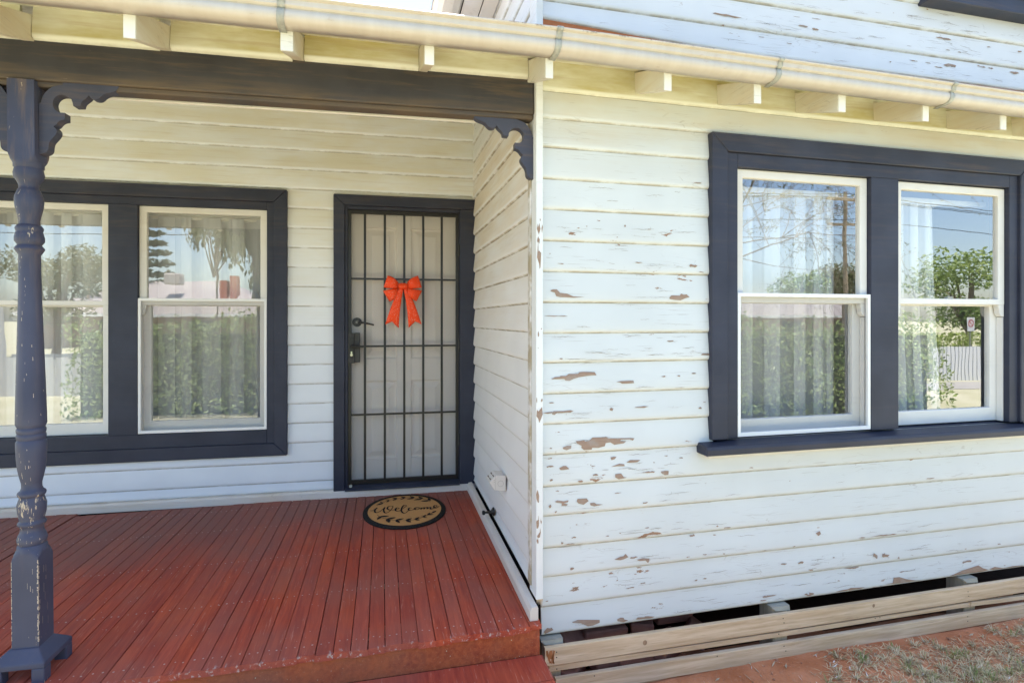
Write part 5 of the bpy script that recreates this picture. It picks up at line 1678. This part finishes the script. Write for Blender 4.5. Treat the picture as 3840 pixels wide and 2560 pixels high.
patches = [(2.24, 2.14, .13, 9), (2.38, 2.05, .16, 13), (2.55, 1.99, .18, 16), (2.74, 2.03, .15, 13), (2.95, 2.03, .16, 15), (3.12, 1.95, .2, 18), (2.72, 2.20, .09, 4), (3.28, 2.21, .11, 7), (3.42, 2.12, .14, 9), (3.4, 1.96, .2, 16), (2.05, 2.07, .08, 3), (2.62, 1.88, .2, 14), (2.9, 1.86, .2, 16), (2.35, 1.92, .15, 8), (3.6, 2.2, .15, 9), (1.75, 2.0, .10, 2), (2.47, 2.16, .08, 4)]
for x, y, r_, nt in patches:
    for t in range(nt):
        a = rg.uniform(0, 2 * pi); rr = r_ * math.sqrt(rg.random())
        tx, ty = x + rr * cos(a), y + rr * sin(a) * .8
        if ty > 2.27: continue
        lush = rg.random()
        for q in range(rg.randint(22, 46)):
            az = rg.uniform(0, 2 * pi); r0 = rg.uniform(0, .022)
            bx, by = tx + r0 * cos(az), ty + r0 * sin(az)
            green = rg.random() < (0.45 if lush > .72 else 0.05)
            el = rg.uniform(0.5, 1.35) if green else rg.uniform(0.1, 1.1)
            blade(Vector((bx, by, gh(bx, by))), az + rg.gauss(0, .5), el, rg.uniform(.018, .055), rg.uniform(.0010, .0021), 1 if green else 0)
    for q in range(nt * 14):          # loose straw lying about the tufts
        a = rg.uniform(0, 2 * pi); rr = r_ * 1.3 * math.sqrt(rg.random())
        bx, by = x + rr * cos(a), y + rr * sin(a)
        if by > 2.28: continue
        blade(Vector((bx, by, gh(bx, by) + rg.uniform(.004, .012))), rg.uniform(0, 2 * pi), rg.gauss(.05, .12), rg.uniform(.02, .07), rg.uniform(.0010, .0021), 0)
o = gr.obj('grass', None, None, mats=[M_straw, M_green])
o['kind'] = 'stuff'
lt = MB()
for q in range(420):
    x = rg.uniform(1.2, 3.7); y = rg.uniform(1.8, 2.28)
    z = gh(x, y) + 0.004
    a = rg.uniform(0, pi); L_ = rg.uniform(0.006, 0.03); wd = rg.uniform(0.001, 0.004)
    dx, dy = cos(a) * L_, sin(a) * L_
    px, py = -sin(a) * wd, cos(a) * wd
    lt.add([(x - dx, y - dy, z), (x + px, y + py, z + .003), (x + dx, y + dy, z + rg.uniform(0, .006)), (x - px, y - py, z)], [(0, 1, 2, 3)], 0 if rg.random() < .7 else 1)
o = lt.obj('leaf_litter', None, None, mats=[plain('litter_straw', (0.46, 0.37, 0.25), 0.9, 0, 0.3), plain('pale_flakes', (0.75, 0.72, 0.68), 0.8)])
o['kind'] = 'stuff'
pb = MB()
for q in range(700):
    x = rg.uniform(1.0, 3.7); y = rg.uniform(1.75, 2.28); r_ = rg.uniform(0.0015, 0.0035) * (1 if rg.random() < .85 else 3)
    z = gh(x, y) + r_ * 0.3
    pb.add([(x + r_ * rg.uniform(.7, 1.2), y, z), (x, y + r_ * rg.uniform(.7, 1.2), z), (x - r_ * rg.uniform(.7, 1.2), y, z), (x, y - r_ * rg.uniform(.7, 1.2), z), (x, y, z + r_ * .8), (x, y, z - r_)], [(0, 1, 4), (1, 2, 4), (2, 3, 4), (3, 0, 4), (1, 0, 5), (2, 1, 5), (3, 2, 5), (0, 3, 5)])
o = pb.obj('pebbles', plain('clods', (0.36, 0.17, 0.10), 0.9, 0, 0.4), None); o['kind'] = 'stuff'

# ------------------------------------------------------------------ house body, and unseen roofs added to keep the front in shade
hr = root('house_shade_roofs', (0, 7, 3.1), 'unseen iron gable and main roofs that shade the front of the house', 'house')
for s in (-1, 1):
    x0 = 2.85 + s * 2.52
    V = [(x0, 2.02, 3.20), (2.85, 2.02, 4.82), (2.85, 10, 4.82), (x0, 10, 3.20)]
    V += [(a, b, c_ + 0.03) for a, b, c_ in V]
    obj('roof_slope', V, [(0, 1, 2, 3), (7, 6, 5, 4), (0, 4, 5, 1), (1, 5, 6, 2), (2, 6, 7, 3), (3, 7, 4, 0)], M_iron, hr)
mr = hr
V = [(-9, 4.28, 3.10), (0.70, 4.28, 3.10), (0.70, 7.5, 4.6), (-9, 7.5, 4.6), (-9, 11, 3.1), (0.7, 11, 3.1)]
obj('roof_slope', V, [(0, 1, 2, 3), (3, 2, 5, 4)], M_iron, mr)
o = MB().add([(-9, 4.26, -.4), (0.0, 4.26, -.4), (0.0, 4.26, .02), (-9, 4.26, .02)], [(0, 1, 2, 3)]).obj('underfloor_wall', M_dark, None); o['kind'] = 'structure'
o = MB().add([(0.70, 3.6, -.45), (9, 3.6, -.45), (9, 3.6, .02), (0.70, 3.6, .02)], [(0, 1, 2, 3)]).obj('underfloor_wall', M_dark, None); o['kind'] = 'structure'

# ------------------------------------------------------------------ what the panes reflect: hedge, street, houses, trees
def leafball(mb, c, r, n, size, rg, squash=(1, 1, 1), m=0, droop=0.0):
    for q in range(n):
        d = Vector((rg.gauss(0, 1), rg.gauss(0, 1), rg.gauss(0, 1))).normalized() * (rg.random() ** 0.4)
        p = Vector((c[0] + d.x * r * squash[0], c[1] + d.y * r * squash[1], c[2] + d.z * r * squash[2]))
        a = Vector((rg.gauss(0, 1), rg.gauss(0, 1), rg.gauss(0, 0.6))).normalized()
        if droop: a = (a * (1 - droop) + Vector((0, 0, -1)) * droop).normalized()
        b = a.cross(Vector((rg.gauss(0, 1), rg.gauss(0, 1), rg.gauss(0, 1)))).normalized()
        s = size * rg.uniform(0.6, 1.3)
        mb.add([p - a * s, p + b * s * 0.38, p + a * s, p - b * s * 0.38], [(0, 1, 2, 3)], m)
M_hedge = leaf_mat('hedge_leaf', (0.14, 0.22, 0.045), (0.40, 0.48, 0.16), 0.3)
M_gum = leaf_mat('gum_leaf', (0.12, 0.14, 0.06), (0.22, 0.22, 0.11), 0.3)
M_pine = leaf_mat('pine_needles', (0.035, 0.055, 0.025), (0.06, 0.085, 0.035), 0.15)
M_bark = wood_raw('bark', (0.16, 0.12, 0.09), (0.28, 0.22, 0.17), 'z')
rg = random.Random(9)
hed = root('hedge', (2.0, -2.4, -0.41), 'long clipped green hedge along the front boundary, mirrored in the window panes', 'hedge')
h = MB()
HX0, HX1, HY = -5.6, 8.8, -1.95
for q in range(17000):
    x = rg.uniform(HX0, HX1)
    top = 1.18 + 0.10 * sin(x * 1.7) + 0.06 * sin(x * 4.1)
    z = -0.40 + (top + 0.40) * rg.random() ** 0.85
    y = HY + rg.gauss(0, 0.05) + 0.09 * sin(x * 3 + z * 4) + 0.05 * sin(x * 9 + z * 7) - 0.35 * (rg.random() < 0.3) * rg.random()
    if rg.random() < 0.12: z = top + rg.gauss(0, 0.07); y = HY - rg.uniform(0, .8)
    a = Vector((rg.gauss(0, 1), rg.gauss(.3, .6), rg.gauss(-0.2, 0.9))).normalized()
    b = a.cross(Vector((rg.gauss(0, .5), 1, rg.gauss(0.4, .4)))).normalized()
    s = rg.uniform(0.022, 0.048)
    p = Vector((x, y, z))
    h.add([p - a * s, p + b * s * .42 + a * s * .1, p + a * s, p - b * s * .42 + a * s * .1], [(0, 1, 2, 3)])
h.obj('foliage', M_hedge, hed)
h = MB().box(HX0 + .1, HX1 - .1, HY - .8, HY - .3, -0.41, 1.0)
h.obj('shade_core', plain('hedge_shadow', (0.022, 0.030, 0.012), 0.95), hed)  # dark box painted as the shade between the hedge leaves

def tree(name, x, y, h_, r_, lab, mat, n=3500, leaf=0.14, trunk=0.18, balls=9, seed=1, squash=(1, 1, .85), droop=0.0, low=0.35):
    rg = random.Random(seed)
    t = root(name, (x, y, -0.42), lab, 'tree', 'trees along the street')
    tr = MB()
    top = -0.42 + h_
    tr.tube([(x, y, -0.42), (x + .1, y, -0.42 + h_ * low), (x + rg.uniform(-.2, .2), y, -0.42 + h_ * 0.8)], [trunk, trunk * .75, trunk * .3], 9)
    cr = MB()
    for b in range(balls):
        a = rg.uniform(0, 2 * pi); q = r_ * rg.uniform(0.15, 0.75)
        c_ = (x + q * cos(a), y + q * sin(a) * 0.8, -0.42 + h_ * rg.uniform(low + .15, 0.93))
        tr.tube([(x, y, -0.42 + h_ * low), ((x + c_[0]) / 2, (y + c_[1]) / 2, c_[2] - .1 * h_), c_], [trunk * .5, trunk * .25, trunk * .08], 6)
        leafball(cr, c_, r_ * rg.uniform(.35, .55), n // balls, leaf, rg, squash, 0, droop)
    tr.obj('trunk', M_bark, t)
    cr.obj('crown', mat, t)
    return t
tree('gum_tree', -16.4, -20, 5.2, 2.3, 'round olive gum tree across the road behind the corrugated fence', M_gum, 4200, 0.12, seed=2, low=.25)
tree('gum_tree', 28.8, -16.5, 5.0, 2.5, 'dense green street tree at the far right of the window reflections', M_hedge, 3600, .13, seed=5, low=.2)
tree('gum_tree', 39.5, -40, 6.0, 3.0, 'distant green tree beyond the roofs to the right', M_hedge, 2200, .22, seed=6)
tree('gum_tree', 48, -44, 7.5, 3.5, 'distant grey green tree furthest to the right', M_gum, 2200, .25, seed=7)
tree('pepper_tree', -4.9, -6.6, 5.0, 1.35, 'drooping pepper tree on the verge straight across from the verandah window', M_gum, 4200, 0.075, .045, 12, seed=8, squash=(.55, .55, 1.3), droop=.75, low=.55)
tree('pepper_tree', -3.2, -7.2, 3.7, 1.2, 'lower drooping pepper tree beside the taller one', M_gum, 2600, 0.075, .045, 9, seed=11, squash=(.6, .6, 1.2), droop=.7, low=.4)
bt = root('bare_tree', (9.0, -9.2, -.42), 'sparse twiggy tree mirrored in the left sash of the front room window', 'tree', 'trees along the street')
rg = random.Random(14)
tr_, cr_ = MB(), MB()
tr_.tube([(9.0, -9.2, -.42), (9.1, -9.2, 1.6), (9.4, -9.2, 3.0)], [.17, .14, .10], 8)
def grow(p, d, L_, r_, depth):
    pts = [p]
    for q in range(4):
        d = (d + Vector((rg.gauss(0, .22), rg.gauss(0, .22), rg.gauss(-.05, .2)))).normalized()
        p = p + d * (L_ / 4); pts.append(p)
    tr_.tube(pts, [max(.004, r_ * (1 - .7 * q / 4)) for q in range(5)], 4 if depth else 6, cap=False)
    if depth >= 3:
        for q in pts[1:]:
            for _ in range(2):
                a = Vector((rg.gauss(0, .6), rg.gauss(0, .6), -abs(rg.gauss(.4, .5)))).normalized(); b = a.cross(Vector((rg.gauss(0, 1), rg.gauss(0, 1), .2))).normalized()
                s = rg.uniform(.03, .07); c_ = q + Vector((rg.gauss(0, .06), rg.gauss(0, .06), rg.gauss(0, .06)))
                cr_.add([c_ - a * s, c_ + b * s * .25, c_ + a * s, c_ - b * s * .25], [(0, 1, 2, 3)])
        return
    for _ in range(4 if depth else 5):
        q = pts[rg.randint(1, 4)]
        grow(q, (d + Vector((rg.gauss(0, .6), rg.gauss(0, .5), rg.gauss(-.1, .5)))).normalized(), L_ * rg.uniform(.5, .8), r_ * .42, depth + 1)
for a in ((.95, .1, .55), (.8, -.2, .8), (.6, .2, .95), (1, 0, .25), (-.6, .1, .8)):
    grow(Vector((9.3, -9.2, 2.9)), Vector(a).normalized(), 3.4, .034, 0)
tr_.obj('trunk', M_bark, bt)
cr_.obj('crown', M_gum, bt)
# conifer with flat tiers
rg = random.Random(3)
cf = root('norfolk_pine', (-19.2, -34, -.42), 'dark tiered conifer behind the house across the road', 'tree', 'trees along the street')
m = MB(); m.tube([(-19.2, -34, -.42), (-19.2, -34, 11)], [.3, .05], 8); m.obj('trunk', M_bark, cf)
m = MB()
for tier in range(13):
    z = 1.5 + tier * 0.72; R_ = 2.9 * (1 - tier / 14)
    for q in range(260):
        a = rg.uniform(0, 2 * pi); rr = R_ * math.sqrt(rg.random())
        p = Vector((-19.2 + rr * cos(a), -34 + rr * sin(a), z + .12 * rr + rg.gauss(0, .07)))
        s = rg.uniform(.08, .2)
        m.add([p + Vector((-s, 0, 0)), p + Vector((0, s * .5, s * .5)), p + Vector((s, 0, 0)), p + Vector((0, -s * .5, -s * .4))], [(0, 1, 2, 3)])
m.obj('crown', M_pine, cf)

M_pale = plain('pale_roof_iron', (0.40, 0.355, 0.335), 0.6, 0, .06, .3, 1)
M_chim = plain('red_chimney_brick', (0.42, 0.13, 0.08), .9, 0, .2)
M_wallb = plain('brown_house_wall', (0.26, 0.16, 0.12), .9, 0, .15)
def hip_house(x0, x1, y0, y1, zw, zr, lab, extras):
    t = root('neighbour_house', ((x0 + x1) / 2, y1, -.42), lab, 'house', 'houses across the road')
    box('wall', x0 + .5, x1 - .5, y0 + .5, y1 - .9, -.42, zw, M_wallb, t)
    hw = (y1 - y0) / 2; ym = (y0 + y1) / 2
    V = [(x0, y1, zw - .1), (x1, y1, zw - .1), (x1, y0, zw - .1), (x0, y0, zw - .1), (x0 + hw, ym, zr), (x1 - hw, ym, zr)]
    obj('roof', V, [(0, 1, 5, 4), (1, 2, 5), (2, 3, 4, 5), (3, 0, 4), (3, 2, 1, 0)], M_pale, t)
    box('fascia', x0, x1, y1 + .001, y1 + .03, zw - .28, zw - .1, M_alu, t)
    for a in (0.28, 0.62):
        xx = x0 + (x1 - x0) * a
        box('window', xx, xx + 1.6, y1 - .899, y1 - .86, .5, zw - .5, M_black, t)
    if extras:
        cx_, cy_, cz_ = extras
        box('chimney', cx_ - .35, cx_ + .05, cy_ - .3, cy_ + .3, zw, cz_, M_chim, t)
        box('chimney', cx_ - 1.0, cx_ - .55, cy_ - .3, cy_ + .3, zw, cz_ - .35, M_chim, t)
        box('cooler', cx_ - 4.3, cx_ - 3.3, cy_ - .2, cy_ + .5, zr - .4, zr + .35, M_pale, t, bevel=.08)
hip_house(-23.5, -8.5, -38, -28, 1.75, 3.95, 'pale roofed house with red brick chimneys across the road', (-11.9, -30.5, 4.15))
hip_house(24.5, 38, -38, -28, 1.7, 3.4, 'pale roofed house further right across the road', None)
# corrugated fence panel and low white fence to the left of the hedge
cfz = root('corrugated_fence', (-9.5, -5.2, -.42), 'pale corrugated iron fence at the left end of the hedge', 'fence')
V, F = [], []
nn = 90
for i in range(nn + 1):
    x = -12 + 5.9 * i / nn
    y = -5.2 + .03 * sin(i * 1.4)
    V += [(x, y, -.42), (x, y, 0.45 if x > -8.6 else 1.6)]
F = [(2 * i, 2 * i + 2, 2 * i + 3, 2 * i + 1) for i in range(nn)]
obj('sheet', V, F, plain('zinc_fence', (0.60, 0.60, 0.60), .5, .2), cfz)
box('rail', -8.5, -6.1, -5.27, -5.22, .40, .52, plain('grey_rail', (.25, .26, .28), .6), cfz)

def pole(x, y, h_, lab, wires):
    t = root('power_pole', (x, y, -.42), lab, 'power pole', 'power poles along the road')
    m = MB(); m.tube([(x, y, -.42), (x, y, h_)], [.10, .07], 10); m.obj('pole_shaft', M_stump, t)
    for dz in (.25, 1.3):
        box('crossarm', x - .9, x + .9, y - .05, y + .05, h_ - dz - .1, h_ - dz, M_stump, t)
    for dx in (-.8, -.4, .4, .8):
        m = MB(); m.tube([(x + dx, y, h_ - .25), (x + dx, y, h_ - .12)], .03, 6); m.obj('insulator', M_alu, t)
pole(-20.5, -30, 5.0, 'timber power pole with two crossarms far left across the road', 1)
pole(19.0, -14.2, 6.6, 'timber power pole mirrored in the left sash of the front room window', 1)
pole(58.5, -14.2, 6.6, 'power pole furthest right down the road', 1)
pole(-60.0, -14.2, 6.6, 'power pole furthest left down the road', 1)
for i, (dx, z) in enumerate(((-.8, 6.48), (-.4, 6.48), (.4, 6.48), (.8, 5.4))):
    pts = []
    for a, b in ((-60, 19), (19, 58.5)):
        for q in range(17):
            s = q / 16
            pts.append((a + (b - a) * s, -14.2 + dx * .5, z - 1.1 * 4 * s * (1 - s) * ((b - a) / 79)))
    m = MB(); m.tube(pts, .014, 5, cap=False)
    o = m.obj('power_line', M_black, None)
    tag(o, ['top power line nearest the footpath side of the poles', 'top power line second from the footpath side of the poles', 'top power line on the far side of the poles', 'single lower power line strung under the others'][i], 'power line', 'power lines along the road')
# street sign and low bed beyond the driveway
sg = root('street_sign', (20.4, -10.2, -.42), 'small white no stopping sign with a red ring on a thin post beyond the driveway', 'sign')
m = MB(); m.tube([(20.4, -10.2, -.42), (20.4, -10.2, 1.35)], .025, 8); m.obj('sign_post', M_galv, sg)
box('sign_plate', 20.22, 20.58, -10.17, -10.16, .85, 1.35, M_alu, sg)
m = MB()
n = 24
m.add([(20.4 + .14 * cos(2 * pi * k / n), -10.158, 1.14 + .14 * sin(2 * pi * k / n)) for k in range(n)] + [(20.4 + .10 * cos(2 * pi * k / n), -10.158, 1.14 + .10 * sin(2 * pi * k / n)) for k in range(n)], [(k, (k + 1) % n, n + (k + 1) % n, n + k) for k in range(n)])
m.add([(20.31, -10.1575, 1.21), (20.33, -10.1575, 1.235), (20.49, -10.1575, 1.07), (20.47, -10.1575, 1.045)], [(0, 1, 2, 3)])
m.obj('red_ring', plain('sign_red', (.5, .02, .02), .5), sg)
lh = root('low_hedge', (19.5, -10.8, -.42), 'low bright green hedge beyond the driveway', 'hedge')
h = MB(); rg = random.Random(17)
for q in range(2600):
    p = Vector((rg.uniform(16.5, 23), rg.uniform(-11.4, -10.5), rg.uniform(-.4, .78)))
    a = Vector((rg.gauss(0, 1), rg.gauss(0, 1), rg.gauss(0, 1))).normalized(); b = a.cross(Vector((0, 1, .3))).normalized()
    s = rg.uniform(.05, .09)
    h.add([p - a * s, p + b * s * .5, p + a * s, p - b * s * .5], [(0, 1, 2, 3)])
h.obj('foliage', leaf_mat('lime_leaf', (.20, .26, .04), (.32, .38, .08), .25), lh)
wf = root('white_fence', (15.5, -6.5, -.42), 'white paling fence beside the driveway beyond the hedge', 'fence')
for i in range(26):
    x = 14.6 + i * .13
    box('paling', x, x + .10, -6.9, -6.88, -.42, .52, M_alu, wf)
box('rail', 14.6, 18, -6.94, -6.9005, .30, .38, M_alu, wf)

o = obj('underfloor_shade_sheet', [(0.70, 2.44, -.398), (9, 2.44, -.398), (9, 3.6, -.410), (0.70, 3.6, -.410)], [(0, 1, 2, 3)], plain('underfloor_shade', (0.06, 0.03, 0.018), .95, 0, .4, .1, 20, .6)); o['kind'] = 'structure'  # dark sheet standing in for the shade under the house
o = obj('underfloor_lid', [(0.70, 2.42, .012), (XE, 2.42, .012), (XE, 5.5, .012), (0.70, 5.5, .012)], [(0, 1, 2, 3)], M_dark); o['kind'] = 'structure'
